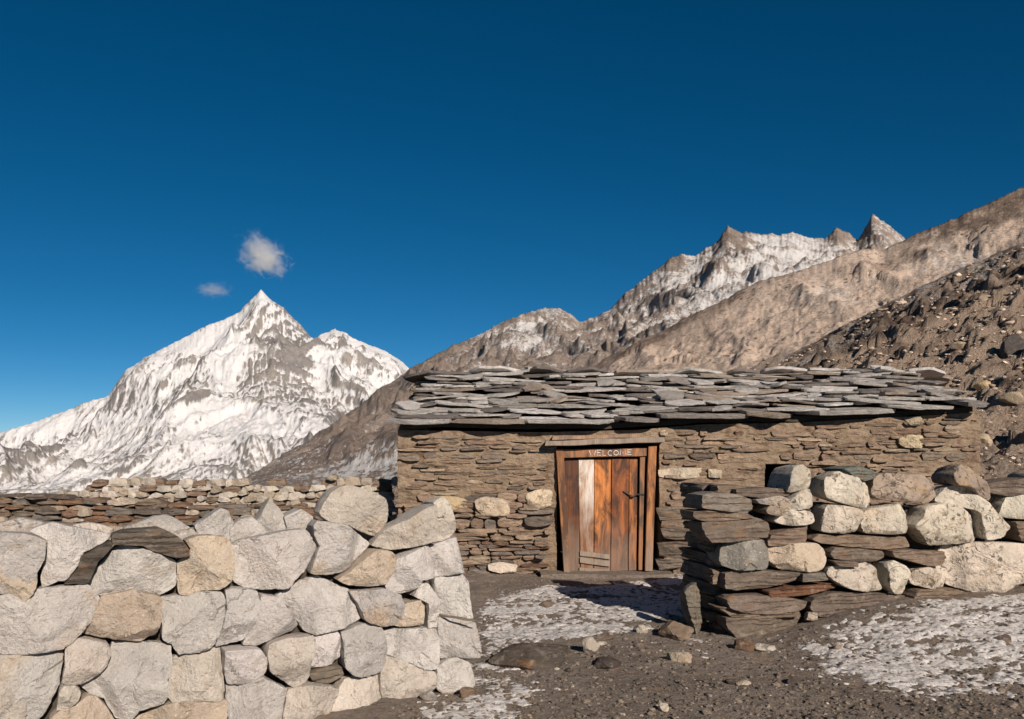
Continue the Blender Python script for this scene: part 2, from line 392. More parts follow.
    if bare is not None: vfloat(o, np.vstack([bare, np.repeat(bare[-1:], back, 0)]), 'bare')
    return props(o, kind='structure')

# --- the white peak
PEAK = [(-90, 470), (-40, 452), (0, 433), (30, 424), (60, 412), (85, 403), (108, 396), (118, 382), (126, 370), (140, 361), (160, 350), (178, 341), (200, 329), (222, 320), (240, 312), (250, 300), (261, 289), (270, 298),
        (285, 309), (300, 324), (310, 336), (315, 340), (322, 334), (335, 328), (345, 333), (360, 341), (385, 350), (403, 362), (420, 378), (470, 420), (520, 450)]
def blob(PX, PY, x, y, rx, ry): return np.exp(-(((PX - x) / rx) ** 2 + ((PY - y) / ry) ** 2))
def snow_peak(PX, PY, dzx, dzy, A, XX, YY, Z):
    s = .80 - .26 * np.clip(np.abs(dzx) - .25, 0, 1.4) - .10 * np.clip(dzy - .7, 0, 1.5)
    n = fbm(XX / 260, YY / 500 + Z / 160, 77, 5, .6)
    s = s + .30 * n
    s = s - .36 * blob(PX, PY, 272, 365, 34, 42) - .28 * blob(PX, PY, 300, 350, 16, 30) - .30 * blob(PX, PY, 360, 372, 18, 22) - .25 * blob(PX, PY, 335, 405, 30, 16)
    s = s - .22 * blob(PX, PY, 195, 385, 60, 16) - .2 * blob(PX, PY, 130, 410, 40, 12) - .2 * blob(PX, PY, 155, 345, 30, 14)
    s = s + .55 * blob(PX, PY, 228 - (PY - 360) * .25, 355, 14, 45) + .35 * blob(PX, PY, 322, 360, 9, 40) + .35 * blob(PX, PY, 240, 420, 45, 16)
    s = s + .4 * blob(PX, PY, 261, 292, 14, 12)
    s = s + .1 * (A - 2.5) * (np.abs(PX - 270) < 70)
    s = s - .24 * sstep(420, 470, PY) * (.5 + fbm(XX / 120, YY / 300, 31, 4))
    return s
mountain('snow_mountain', mat_terrain('snow_mountain_rock', [(.27, .25, .235), (.19, .176, .168), (.33, .295, .26)], 1 / 110, k=.26, dark=(.11, .10, .095), bd=12, soft=.055, snowcol=(.70, .69, .685), k2=2.3, k3=1.0),
         PEAK, -90, 520, 800, 4000, 1700, -160, 380, 1.45, 230, 1 / 520, 1 / 1000, 41, snow_peak, jag=.9, carve=5, fine=.10, fan=(265, 900), gain=.5, curv=(.12, 6), flute=.16, fine2=.05)
# --- the grey snow-dusted ridge with the brown foot
RIDGE = [(150, 520), (215, 497), (250, 476), (300, 445), (350, 411), (400, 375), (420, 362), (440, 352), (480, 335), (505, 322), (530, 312), (548, 306), (560, 308), (570, 314), (580, 322), (605, 312), (630, 290), (648, 275), (665, 263), (672, 256),
         (684, 254), (695, 256), (704, 249), (718, 242), (728, 226), (738, 230), (760, 233), (780, 236), (793, 230), (805, 236), (825, 240), (836, 227), (848, 233), (858, 240), (865, 228), (873, 215), (888, 224), (902, 236), (930, 260), (980, 300)]
def snow_ridge(PX, PY, dzx, dzy, A, XX, YY, Z):
    up = sstep(480, 640, PX) * sstep(372, 300, PY)
    n = fbm(XX / 60, YY / 160 + Z / 60, 13, 5, .62)
    s = .29 + .12 * up + .36 * n - .22 * np.clip(np.abs(dzx) - .35, 0, 1.5) * up
    s = s + .34 * blob(PX, PY, 775, 258, 60, 26) + .22 * blob(PX, PY, 690, 290, 60, 30) + .16 * blob(PX, PY, 560, 335, 60, 16) + .2 * blob(PX, PY, 500, 330, 30, 14)
    s = s - .35 * blob(PX, PY, 728, 236, 16, 12) - .4 * blob(PX, PY, 838, 232, 14, 10) - .4 * blob(PX, PY, 676, 262, 12, 10) - .25 * blob(PX, PY, 745, 250, 8, 20)
    s = s + .07 * sstep(436, 466, PY) * sstep(270, 330, PX)
    s = s - .16 * sstep(470, 400, PX) * sstep(470, 430, PY)
    F1, cr = worley(XX / 1.5, YY / 2.6, 5); F2, c2 = worley(XX / .7 + 3, YY / 1.4, 6)
    return s + ((cr - .5) * .75 + (c2 - .5) * .6) * sstep(425, 445, PY) * sstep(.75, .3, F1)
mountain('rocky_ridge', mat_terrain('ridge_rock', [(.32, .255, .21), (.23, .185, .155), (.39, .315, .26)], 1 / 22, snowcol=(.70, .68, .66), k=.50, dark=(.085, .07, .06), bd=5, soft=.05, k3=1.5),
         RIDGE, 150, 980, 900, lambda p: 700 + (p - 150) * 1.3, 75, lambda p: -6.0 + p * 0, 400, 1.4, lambda p: 48 * sstep(230, 420, p) + 6, 1 / 95, 1 / 220, 7, snow_ridge, jag=1.6, carve=1.2, spread=.16, curv=(.08, 5), flute=.22, fine2=.07)
# --- the tan scree slope with the brown slope above it
SCREE = [(500, 420), (560, 384), (600, 362), (622, 349), (640, 341), (665, 330), (700, 311), (730, 296), (760, 281), (800, 270), (825, 262), (850, 253), (868, 248), (880, 252), (890, 246), (905, 239), (930, 229), (955, 218), (980, 207), (1005, 195), (1024, 186), (1100, 150), (1200, 110)]
def scree_snow(PX, PY, dzx, dzy, A, XX, YY, Z):
    n = fbm(XX / 25, YY / 60, 23, 5, .6)
    return .17 + .18 * n + .20 * blob(PX, PY, 830, 285, 50, 30) + .25 * blob(PX, PY, 960, 262, 60, 16) + .1 * blob(PX, PY, 780, 310, 60, 16)
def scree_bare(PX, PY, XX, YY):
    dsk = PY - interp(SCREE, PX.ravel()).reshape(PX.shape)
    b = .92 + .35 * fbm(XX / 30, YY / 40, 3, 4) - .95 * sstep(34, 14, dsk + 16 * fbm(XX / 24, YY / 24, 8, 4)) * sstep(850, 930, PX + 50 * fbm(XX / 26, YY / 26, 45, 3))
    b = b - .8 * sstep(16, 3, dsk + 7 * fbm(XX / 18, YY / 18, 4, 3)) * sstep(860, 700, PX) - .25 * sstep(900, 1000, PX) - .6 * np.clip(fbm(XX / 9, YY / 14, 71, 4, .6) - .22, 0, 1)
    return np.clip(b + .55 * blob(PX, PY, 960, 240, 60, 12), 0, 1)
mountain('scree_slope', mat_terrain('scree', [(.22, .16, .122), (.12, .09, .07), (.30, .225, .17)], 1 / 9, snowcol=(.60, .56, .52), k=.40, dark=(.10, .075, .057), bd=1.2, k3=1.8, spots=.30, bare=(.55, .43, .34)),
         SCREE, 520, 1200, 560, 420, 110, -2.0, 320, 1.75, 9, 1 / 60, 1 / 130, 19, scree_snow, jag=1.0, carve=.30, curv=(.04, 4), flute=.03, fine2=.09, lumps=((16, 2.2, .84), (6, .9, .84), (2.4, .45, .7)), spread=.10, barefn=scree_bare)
# --- the near hillside behind the hut
HILL = [(380, 500), (520, 452), (640, 412), (700, 390), (740, 374), (765, 364), (800, 350), (850, 322), (900, 297), (950, 273), (1000, 252), (1024, 242), (1120, 205), (1300, 150)]
def hill_snow(PX, PY, dzx, dzy, A, XX, YY, Z):
    n = fbm(XX / 3 + YY / 12, YY / 5, 23, 5, .66)
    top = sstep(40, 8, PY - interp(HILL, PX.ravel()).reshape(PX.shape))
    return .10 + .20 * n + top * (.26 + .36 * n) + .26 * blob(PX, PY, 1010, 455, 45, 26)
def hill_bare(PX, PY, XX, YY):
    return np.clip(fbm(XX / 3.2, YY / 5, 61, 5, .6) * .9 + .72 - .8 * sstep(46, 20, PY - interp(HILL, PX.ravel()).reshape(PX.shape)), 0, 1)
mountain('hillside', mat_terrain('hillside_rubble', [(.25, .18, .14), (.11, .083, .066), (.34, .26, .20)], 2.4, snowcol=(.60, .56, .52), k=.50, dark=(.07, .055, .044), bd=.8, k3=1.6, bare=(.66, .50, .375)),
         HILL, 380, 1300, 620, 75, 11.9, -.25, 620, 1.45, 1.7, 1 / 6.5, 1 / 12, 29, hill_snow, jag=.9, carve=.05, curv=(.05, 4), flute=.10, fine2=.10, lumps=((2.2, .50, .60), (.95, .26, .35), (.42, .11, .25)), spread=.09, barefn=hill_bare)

# ---------------------------------------------------------------- stones with a traced face
class Plane:
    def __init__(s, ox, oy, dx, dy):
        l = math.hypot(dx, dy); s.o = np.array([ox, oy]); s.d = np.array([dx, dy]) / l
        n = np.array([s.d[1], -s.d[0]]); s.n = n
    def hit(s, px, py, off=0.):
        """pixel -> (s, z) on the plane moved outward by off"""
        a = (px - CX) / F; r = np.array([a, 1.0]); p0 = s.o + s.n * off
        Yh = float(p0 @ s.n) / float(r @ s.n)
        return float((r * Yh - p0) @ s.d), CZ - (py - HZ) / F * Yh
    def world(s, sv, z, o):
        p = s.o[None] + np.outer(sv, s.d) + np.outer(o, s.n); return np.column_stack([p, z])
def chaikin(p, q, it=1):
    for _ in range(it):
        n = np.roll(p, -1, 0); p = np.stack([p * (1 - q) + n * q, p * q + n * (1 - q)], 1).reshape(-1, 2)
    return p
def resample(p, N):
    c = np.vstack([p, p[:1]]); L = np.r_[0, np.cumsum(np.hypot(*np.diff(c, axis=0).T))]
    t = np.linspace(0, L[-1], N, endpoint=False); return np.column_stack([np.interp(t, L, c[:, 0]), np.interp(t, L, c[:, 1])])
def stone_geo(poly, depth, style, seed, N=56, fine=True, gap=.006, prot=0.):
    """closed rock: traced outline, faceted broken face, rounded edges, tapering tail. returns (s, z, o) columns and faces"""
    R = random.Random(seed); p = np.array(poly, float)
    area = .5 * np.sum(p[:, 0] * np.roll(p[:, 1], -1) - np.roll(p[:, 0], -1) * p[:, 1])
    if area < 0: p = p[::-1]
    p = chaikin(p, {'g': .06, 's': .05, 'l': .15, 'm': .16}[style], 1)
    p = resample(p, N)
    if style in 'gs':
        p0 = np.array(poly, float)[::(-1 if area < 0 else 1)]
        for u in p0: p[int(np.argmin(((p - u) ** 2).sum(1)))] = u * .985 + p.mean(0) * .015 if style == 's' else u * .98 + p.mean(0) * .02
    c = p.mean(0); q = p - c; rad = np.hypot(*q.T); Rm = float(rad.mean()); Rmin = max(.02, float(rad.min()))
    th = np.arctan2(q[:, 1], q[:, 0])
    q = q * (1 - (gap - {'g': .009, 's': .006, 'l': .002, 'm': .003}[style]) / np.maximum(rad, .02))[:, None]
    q = q * (1 + {'g': .045, 's': .05, 'l': .035, 'm': .10}[style] * fbm(p[:, 0] * 13 + seed, p[:, 1] * 13, seed % 97, 5, .68))[:, None]
    rr = [.985, .96, .92, .86, .79, .70, .60, .49, .37, .25, .12] if fine else [.97, .87, .66, .34]
    V = []; 
    pl = []
    if style == 'g':
        pl.append((R.gauss(0, .10), R.gauss(0, .10), 0.))
        for k in range(R.choice((1, 2, 2, 3))):                   # broad facets
            a = R.choice((R.uniform(0, 2 * PI), R.gauss(PI * 1.15, .7))); d0 = Rm * R.uniform(.0, .5); sl = R.uniform(.25, .8); pl.append((-math.cos(a) * sl, -math.sin(a) * sl, d0 * sl))
        for k in range(R.choice((0, 1, 1, 2))):                   # steep chips near the edge
            a = R.uniform(0, 2 * PI); d0 = Rm * R.uniform(.45, .85); sl = R.uniform(.6, 1.6); pl.append((-math.cos(a) * sl, -math.sin(a) * sl, d0 * sl))
    elif style == 'm':
        pl.append((R.gauss(0, .04), R.gauss(0, .08), 0.))
    elif style == 's':
        pl.append((R.gauss(0, .06), R.gauss(0, .12), 0.))
        a = R.choice((PI / 2, -PI / 2, 0, PI)) + R.gauss(0, .3); d0 = Rmin * R.uniform(.1, .6); sl = R.uniform(.15, .5); pl.append((-math.cos(a) * sl, -math.sin(a) * sl, d0 * sl))
    else:
        pl.append((R.gauss(0, .08), R.gauss(0, .08), 0.))
        for k in range(5):
            a = R.uniform(0, 2 * PI); d0 = Rm * R.uniform(.15, .7); sl = R.uniform(.35, 1.0); pl.append((-math.cos(a) * sl, -math.sin(a) * sl, d0 * sl))
    bev = {'g': .035, 's': .06, 'l': .13, 'm': .10}[style] * Rmin
    kk0 = {'g': .90, 's': .82, 'l': .65, 'm': .6}[style]
    def face(P, r):
        h = np.min([g[0] * P[:, 0] + g[1] * P[:, 1] + g[2] for g in pl], 0)
        h = np.maximum(h, -.45 * Rm)
        X, Y = P[:, 0] + c[0], P[:, 1] + c[1]
        if style in 'sm':
            lay = pn(Y * 38 + .6 * fbm(X * 3, Y * 3, seed % 89, 3), X * 1.5, seed % 83)
            h = h + .008 * np.sign(lay) * np.minimum(1, np.abs(lay) * 4) + .016 * fbm(X * 7, Y * 14, seed % 71, 5, .6)
        else:
            h = h + Rm * (.05 if style == 'g' else .09) * fbm(X * 4.5, Y * 4.5, seed % 71, 5, .6) + .009 * ridged(X * 8, Y * 8, seed % 61, 5) + .005 * fbm(X * 32, Y * 32, seed % 59, 3)
            if fine:                                              # broken ledges: plates of the break at slightly different depths
                wx = X * 6.0 + .5 * fbm(X * 5, Y * 5, seed % 53, 3); wy = Y * 5.0 + .5 * fbm(X * 5, Y * 5, seed % 47, 3)
                F1, cr = worley(wx, wy, seed % 43); h = h + (.022 if style == 'g' else .016) * (cr - .5) + .02 * (cr - .5) * np.sin(cr * 90) * (F1 - .4)
                F1, cr = worley(wx * 2.6, wy * 2.6, seed % 41); h = h + .007 * (cr - .5)
        k = max(0., (r - kk0) / (1 - kk0))
        h = h - bev * (1 - math.sqrt(max(0, 1 - (k * .94) ** 2)))
        return h + prot
    top = None
    ringsP = [q] + [q * r for r in rr]
    hs = [face(P, r) for P, r in zip(ringsP, [1.0] + rr)]
    back = [(1.0, .22), (.96, .6), (.80, 1.0)]
    for r, dd in back[::-1]:
        V.append(np.column_stack([q * r + c, np.minimum(hs[0], -.0) * (1 - dd) - depth * dd + prot * 0]))
    for P, h in zip(ringsP, hs): V.append(np.column_stack([P + c, h]))
    nb = len(V); V = np.vstack(V)
    cf = face(np.zeros((1, 2)), 0.); V = np.vstack([V, [[c[0], c[1], cf[0]]], [[c[0], c[1], -depth * 1.02]]])
    f = []
    for r in range(nb - 1):
        for i in range(N):
            j = (i + 1) % N; f.append((r * N + i, r * N + j, (r + 1) * N + j, (r + 1) * N + i))
    ci = nb * N
    for i in range(N):
        j = (i + 1) % N; f.append(((nb - 1) * N + i, (nb - 1) * N + j, ci)); f.append((j, i, ci + 1))
    return V, f
TINT = random.Random(99)
def tint(c, s=.13, w=.012):
    k = 1 + TINT.uniform(-s, s); return tuple(max(.01, x * k * (1 + TINT.uniform(-w, w))) for x in c)
def traced(name, plane, pix, parent, style, color, seed, off=0., depth=.32, N=None, prot=None, gap=.006, label=None):
    P = [plane.hit(px, py, off) for px, py in pix]
    return laid(name, plane, P, parent, style, color, seed, off, depth, N, prot, gap, label)
def laid(name, plane, P, parent, style, color, seed, off=0., depth=.32, N=None, prot=None, gap=.006, label=None, fine=None):
    a = np.array(P); size = max(np.ptp(a[:, 0]), np.ptp(a[:, 1]))
    N = N or int(np.clip(30 + size * 120, 34, 100))
    R = random.Random(seed + 5)
    pr = R.uniform(-.045, .02) if prot is None else prot
    V, f = stone_geo(P, depth, style, seed, N, fine if fine is not None else True, gap, pr)
    Wd = plane.world(V[:, 0], V[:, 1], V[:, 2] + off)
    c = Wd.mean(0)
    o = mesh(name, (Wd - c).tolist(), f, MATS[style], parent, tuple(c), smooth=26 if style == 'g' else 36, color=tint(color))
    if label: o['label'] = label
    return o

# ================================================================ LEFT WALL of pale broken granite
GR, GP, TAN, BEI, DRK = (.46, .427, .393), (.52, .485, .45), (.48, .39, .30), (.51, .45, .385), (.10, .085, .07)
LW = Plane(-.28, 5.95, .886, .463)
LEFT = [
 ('g', GR, [(-34, 530), (0, 533), (27, 534), (46, 541), (44, 560), (37, 573), (33, 586), (26, 591), (0, 595), (-34, 593)]),
 ('g', GP, [(29, 532), (52, 523), (80, 529), (112, 536), (106, 543), (84, 553), (79, 564), (67, 581), (58, 583), (42, 589), (41, 575), (47, 556), (48, 541)]),
 ('s', DRK, [(64, 585), (78, 569), (81, 556), (112, 541), (113, 546), (98, 562), (89, 584)]),
 ('g', GP, [(88, 584), (108, 556), (119, 546), (148, 549), (178, 563), (177, 587), (163, 597), (133, 591), (101, 598)]),
 ('g', TAN, [(101, 598), (133, 591), (161, 597), (162, 618), (156, 636), (140, 644), (108, 640), (82, 636), (97, 612)]),
 ('g', TAN, [(179, 562), (190, 558), (191, 549), (186, 541), (200, 536), (225, 537), (233, 546), (235, 572), (230, 583), (222, 589), (205, 592), (192, 597), (181, 597), (179, 583)]),
 ('g', GR, [(-34, 595), (0, 596), (40, 590), (88, 585), (100, 598), (101, 606), (93, 621), (78, 637), (66, 649), (40, 654), (0, 657), (-34, 659)]),
 ('g', GP, [(-34, 661), (0, 658), (40, 655), (64, 652), (62, 670), (58, 690), (52, 702), (43, 719), (20, 742), (-34, 742)]),
 ('g', BEI, [(66, 651), (78, 640), (95, 642), (108, 645), (112, 655), (107, 668), (96, 678), (86, 685), (68, 686), (63, 684), (65, 668)]),
 ('g', BEI, [(60, 692), (64, 687), (76, 687), (81, 694), (78, 702), (70, 709), (57, 712)]),
 ('g', GR, [(113, 646), (150, 645), (172, 646), (173, 662), (168, 680), (168, 697), (162, 705), (140, 713), (132, 724), (118, 724), (105, 703), (88, 697), (80, 688), (97, 679), (111, 666)]),
 ('g', TAN, [(50, 722), (60, 712), (75, 708), (88, 699), (97, 700), (108, 712), (117, 728), (100, 742), (56, 742)]),
 ('g', GR, [(163, 599), (185, 598), (205, 593), (223, 592), (226, 600), (224, 622), (218, 640), (210, 651), (180, 655), (172, 645), (163, 641), (163, 615)]),
 ('g', GP, [(226, 591), (240, 589), (258, 592), (262, 606), (255, 625), (246, 641), (231, 645), (217, 649), (221, 636), (228, 610)]),
 ('g', GP, [(263, 596), (280, 598), (290, 612), (302, 627), (296, 633), (275, 641), (260, 648), (245, 648), (248, 640), (258, 622)]),
 ('g', BEI, [(174, 661), (180, 656), (210, 652), (223, 650), (224, 675), (226, 690), (223, 703), (205, 703), (175, 706), (169, 700), (170, 682), (174, 668)]),
 ('g', GP, [(224, 650), (250, 649), (262, 650), (267, 660), (266, 672), (258, 680), (240, 685), (228, 685), (225, 672)]),
 ('g', TAN, [(134, 726), (165, 708), (190, 704), (222, 703), (229, 702), (227, 725), (200, 742), (120, 742)]),
 ('g', GP, [(228, 688), (245, 684), (262, 677), (275, 683), (288, 690), (284, 705), (281, 725), (240, 742), (230, 725)]),
 ('g', BEI, [(267, 653), (272, 644), (290, 639), (313, 637), (317, 641), (312, 660), (311, 680), (305, 686), (296, 690), (287, 683), (270, 672)]),
 ('g', GP, [(315, 639), (330, 634), (341, 634), (345, 645), (344, 660), (330, 667), (312, 671), (313, 655)]),
 ('g', GR, [(344, 634), (370, 625), (383, 627), (387, 645), (388, 662), (382, 673), (368, 678), (355, 677), (346, 668), (346, 650)]),
 ('s', (.21, .17, .13), [(311, 676), (330, 668), (345, 669), (347, 679), (330, 685), (314, 683)]),
 ('g', BEI, [(283, 727), (290, 692), (310, 686), (325, 685), (341, 690), (335, 706), (325, 726), (300, 742)]),
 ('g', BEI, [(342, 690), (350, 681), (365, 679), (384, 679), (386, 700), (387, 722), (350, 732), (325, 726), (335, 707)]),
 ('g', BEI, [(384, 664), (388, 657), (410, 663), (428, 671), (437, 673), (437, 690), (425, 702), (400, 709), (388, 711), (384, 690)]),
 ('g', GP, [(441, 668), (450, 660), (465, 658), (473, 665), (477, 684), (470, 692), (448, 698), (439, 690)]),
 ('g', GR, [(235, 546), (250, 540), (270, 536), (288, 532), (310, 530), (316, 541), (320, 547), (315, 560), (304, 575), (296, 581), (290, 589), (278, 591), (262, 592), (245, 589), (237, 582), (235, 560)]),
 ('g', GR, [(314, 526), (318, 521), (345, 525), (360, 534), (375, 545), (368, 553), (355, 565), (345, 574), (325, 576), (313, 575), (318, 560), (322, 547), (317, 538)]),
 ('g', BEI, [(377, 547), (390, 531), (410, 521), (425, 510), (436, 504), (437, 541), (430, 543), (415, 548), (395, 551)]),
 ('g', BEI, [(437, 503), (446, 497), (452, 503), (457, 520), (460, 531), (455, 537), (445, 542), (438, 541)]),
 ('g', TAN, [(340, 581), (352, 571), (368, 556), (376, 550), (393, 552), (397, 560), (396, 570), (388, 584), (370, 587), (350, 586)]),
 ('g', GP, [(388, 586), (397, 570), (398, 560), (415, 552), (432, 545), (434, 560), (435, 578), (422, 580), (420, 587), (410, 593), (404, 595), (390, 591)]),
 ('g', GP, [(434, 547), (445, 543), (460, 538), (466, 560), (469, 573), (450, 577), (439, 579), (436, 565)]),
 ('g', GP, [(280, 598), (290, 592), (310, 582), (322, 578), (340, 586), (354, 592), (360, 605), (367, 621), (360, 626), (340, 631), (318, 637), (308, 633), (303, 625), (292, 610)]),
 ('g', GP, [(352, 593), (362, 592), (385, 589), (402, 595), (405, 605), (404, 618), (396, 626), (384, 627), (368, 622), (361, 605)]),
 ('g', TAN, [(404, 606), (427, 600), (426, 625), (405, 629), (397, 626)]),
 ('g', GP, [(416, 597), (424, 582), (431, 585), (439, 596), (441, 604), (440, 628), (430, 629), (428, 600)]),
 ('g', GP, [(386, 635), (400, 632), (420, 630), (440, 629), (441, 650), (439, 669), (428, 671), (410, 663), (388, 656)]),
 ('g', GP, [(440, 580), (468, 575), (471, 600), (474, 619), (441, 616)]),
 ('g', GP, [(441, 618), (475, 622), (477, 640), (479, 657), (460, 658), (444, 660), (441, 640)]),
]
TOP = [  # the second row on top, behind the face
 ('g', GR, [(-30, 526), (0, 524), (20, 518), (45, 523), (36, 540), (-30, 542)]),
 ('g', BEI, [(74, 526), (90, 523), (112, 528), (119, 536), (119, 550), (78, 548)]),
 ('g', GR, [(124, 528), (152, 518), (168, 515), (180, 521), (196, 532), (212, 541), (205, 556), (128, 552)]),
 ('g', GP, [(196, 526), (222, 508), (229, 512), (237, 527), (236, 550), (203, 550)]),
 ('g', GR, [(230, 531), (240, 520), (252, 517), (262, 525), (271, 534), (270, 552), (233, 552)]),
 ('g', GR, [(258, 522), (272, 499), (282, 510), (292, 532), (290, 548), (266, 548)]),
 ('g', GP, [(284, 517), (300, 509), (318, 520), (322, 540), (290, 545)]),
 ('g', BEI, [(362, 530), (384, 527), (396, 540), (392, 556), (366, 556)]),
]
lw = empty('stone_wall', (float(LW.o[0]), float(LW.o[1]), 0), 'dry wall of large pale broken granite blocks in the left foreground', 'stone wall')
lobj = []
for i, (st, c, pix) in enumerate(LEFT):
    lobj.append(traced('stone', LW, pix, lw, st, c, 100 + i * 7, 0., .30))
lobj[2]['label'] = 'dark slate leaning between the pale blocks'
for i, (st, c, pix) in enumerate(TOP):
    traced('cap_stone', LW, pix, lw, st, c, 700 + i * 7, -.34, .26, prot=0)
for k in (0, 1, 3, 4, 5, 6, 7, 8, 10, 11, 15, 17):                     # the wall carries on to the left of the frame
    c = lobj[k].copy(); COL.objects.link(c); c.location = lobj[k].location - Vector((LW.d[0], LW.d[1], 0)) * 1.02
# the earth-and-chip heart of the wall, coloured near black as shade in the gaps
def core(name, plane, parent, s0, s1, topfn, zb, o0, o1, n=60, seed=0, mat=None):
    ss = np.linspace(s0, s1, n); prof = []
    zs = np.linspace(0, 1, 9)
    V = []; 
    for s in ss:
        zt = topfn(s); col = []
        for k in zs: col.append((s, zb + (zt - zb) * k, o0))
        for k in np.linspace(.2, 1, 5): col.append((s, zt, o0 + (o1 - o0) * k))
        for k in zs[::-1][1:]: col.append((s, zb + (zt - zb) * k, o1))
        V += col
    V = np.array(V); m = len(V) // n
    V[:, 2] += .03 * fbm(V[:, 0] * 5, V[:, 1] * 7, seed, 4); V[:, 1] += .02 * fbm(V[:, 0] * 6, V[:, 2] * 6, seed + 4, 3)
    W = plane.world(V[:, 0], V[:, 1], V[:, 2])
    f = [(i * m + j, (i + 1) * m + j, (i + 1) * m + j + 1, i * m + j + 1) for i in range(n - 1) for j in range(m - 1)]
    f += [tuple(range(m))[::-1], tuple((n - 1) * m + j for j in range(m))]
    c = W.mean(0)
    return mesh(name, (W - c).tolist(), f, mat or M_CORE, parent, tuple(c), smooth=60)
def top_from(plane, pts, drop):
    q = [plane.hit(px, py) for px, py in pts]; s = [a for a, b in q]; z = [b - drop for a, b in q]
    return lambda t: float(np.interp(t, s, z)), s[0], s[-1]
tf, s0, s1 = top_from(LW, [(-60, 540), (40, 548), (120, 560), (240, 556), (330, 535), (380, 553), (437, 530), (462, 548)], .05)
core('rubble_fill', LW, lw, s0 - .55, s1 - .05, tf, -.4, -.19, -.60, 70, 3)
# loose stones on and in the left wall
def single(name, plane, pix, style, color, seed, off, depth, label, cat, prot=0., N=None, group=None):
    o = traced(name, plane, pix, None, style, color, seed, off, depth, N, prot)
    return props(o, label, cat, group)
single('boulder', LW, [(321, 513), (330, 496), (340, 488), (352, 486), (372, 491), (386, 500), (390, 512), (387, 525), (377, 537), (365, 533), (350, 525), (330, 522)], 'g', BEI, 1201, -.12, .34,
       'rounded beige boulder sitting loose on top of the left granite wall', 'boulder')
single('slate_slab', LW, [(112, 535), (122, 531), (160, 528), (178, 536), (188, 547), (191, 557), (184, 560), (166, 556), (150, 550), (143, 546), (112, 545)], 's', (.12, .10, .08), 1202, .05, .30,
       'dark flat slate slab lying on the pale blocks of the left wall', 'slab')
def tube(pts, r, n=6):
    V = []; f = []
    for i, p in enumerate(pts):
        p = Vector(p); d = (Vector(pts[min(i + 1, len(pts) - 1)]) - Vector(pts[max(i - 1, 0)])).normalized()
        u = d.cross(Vector((0, 0, 1))); u = u.normalized() if u.length > .05 else Vector((1, 0, 0)); v = d.cross(u)
        rr = r[i] if isinstance(r, (list, tuple)) else r
        for k in range(n): V.append(p + u * math.cos(2 * PI * k / n) * rr + v * math.sin(2 * PI * k / n) * rr)
    for i in range(len(pts) - 1):
        for k in range(n): f.append((i * n + k, i * n + (k + 1) % n, (i + 1) * n + (k + 1) % n, (i + 1) * n + k))
    f += [tuple(range(n))[::-1], tuple((len(pts) - 1) * n + k for k in range(n))]
    return V, f
Y0_ = 5.86
v, f = tube([ray(441, 615.5, Y0_ + .04), ray(455, 617, Y0_ - .05), ray(468, 620, Y0_ - .06), ray(481, 621.5, Y0_ - .06)], [.007, .007, .006, .004])
props(mesh('stick', v, f, mat_plain('grey_stick', (.15, .12, .09)), smooth=60), 'thin dark stick wedged between the end stones of the granite wall', 'stick')

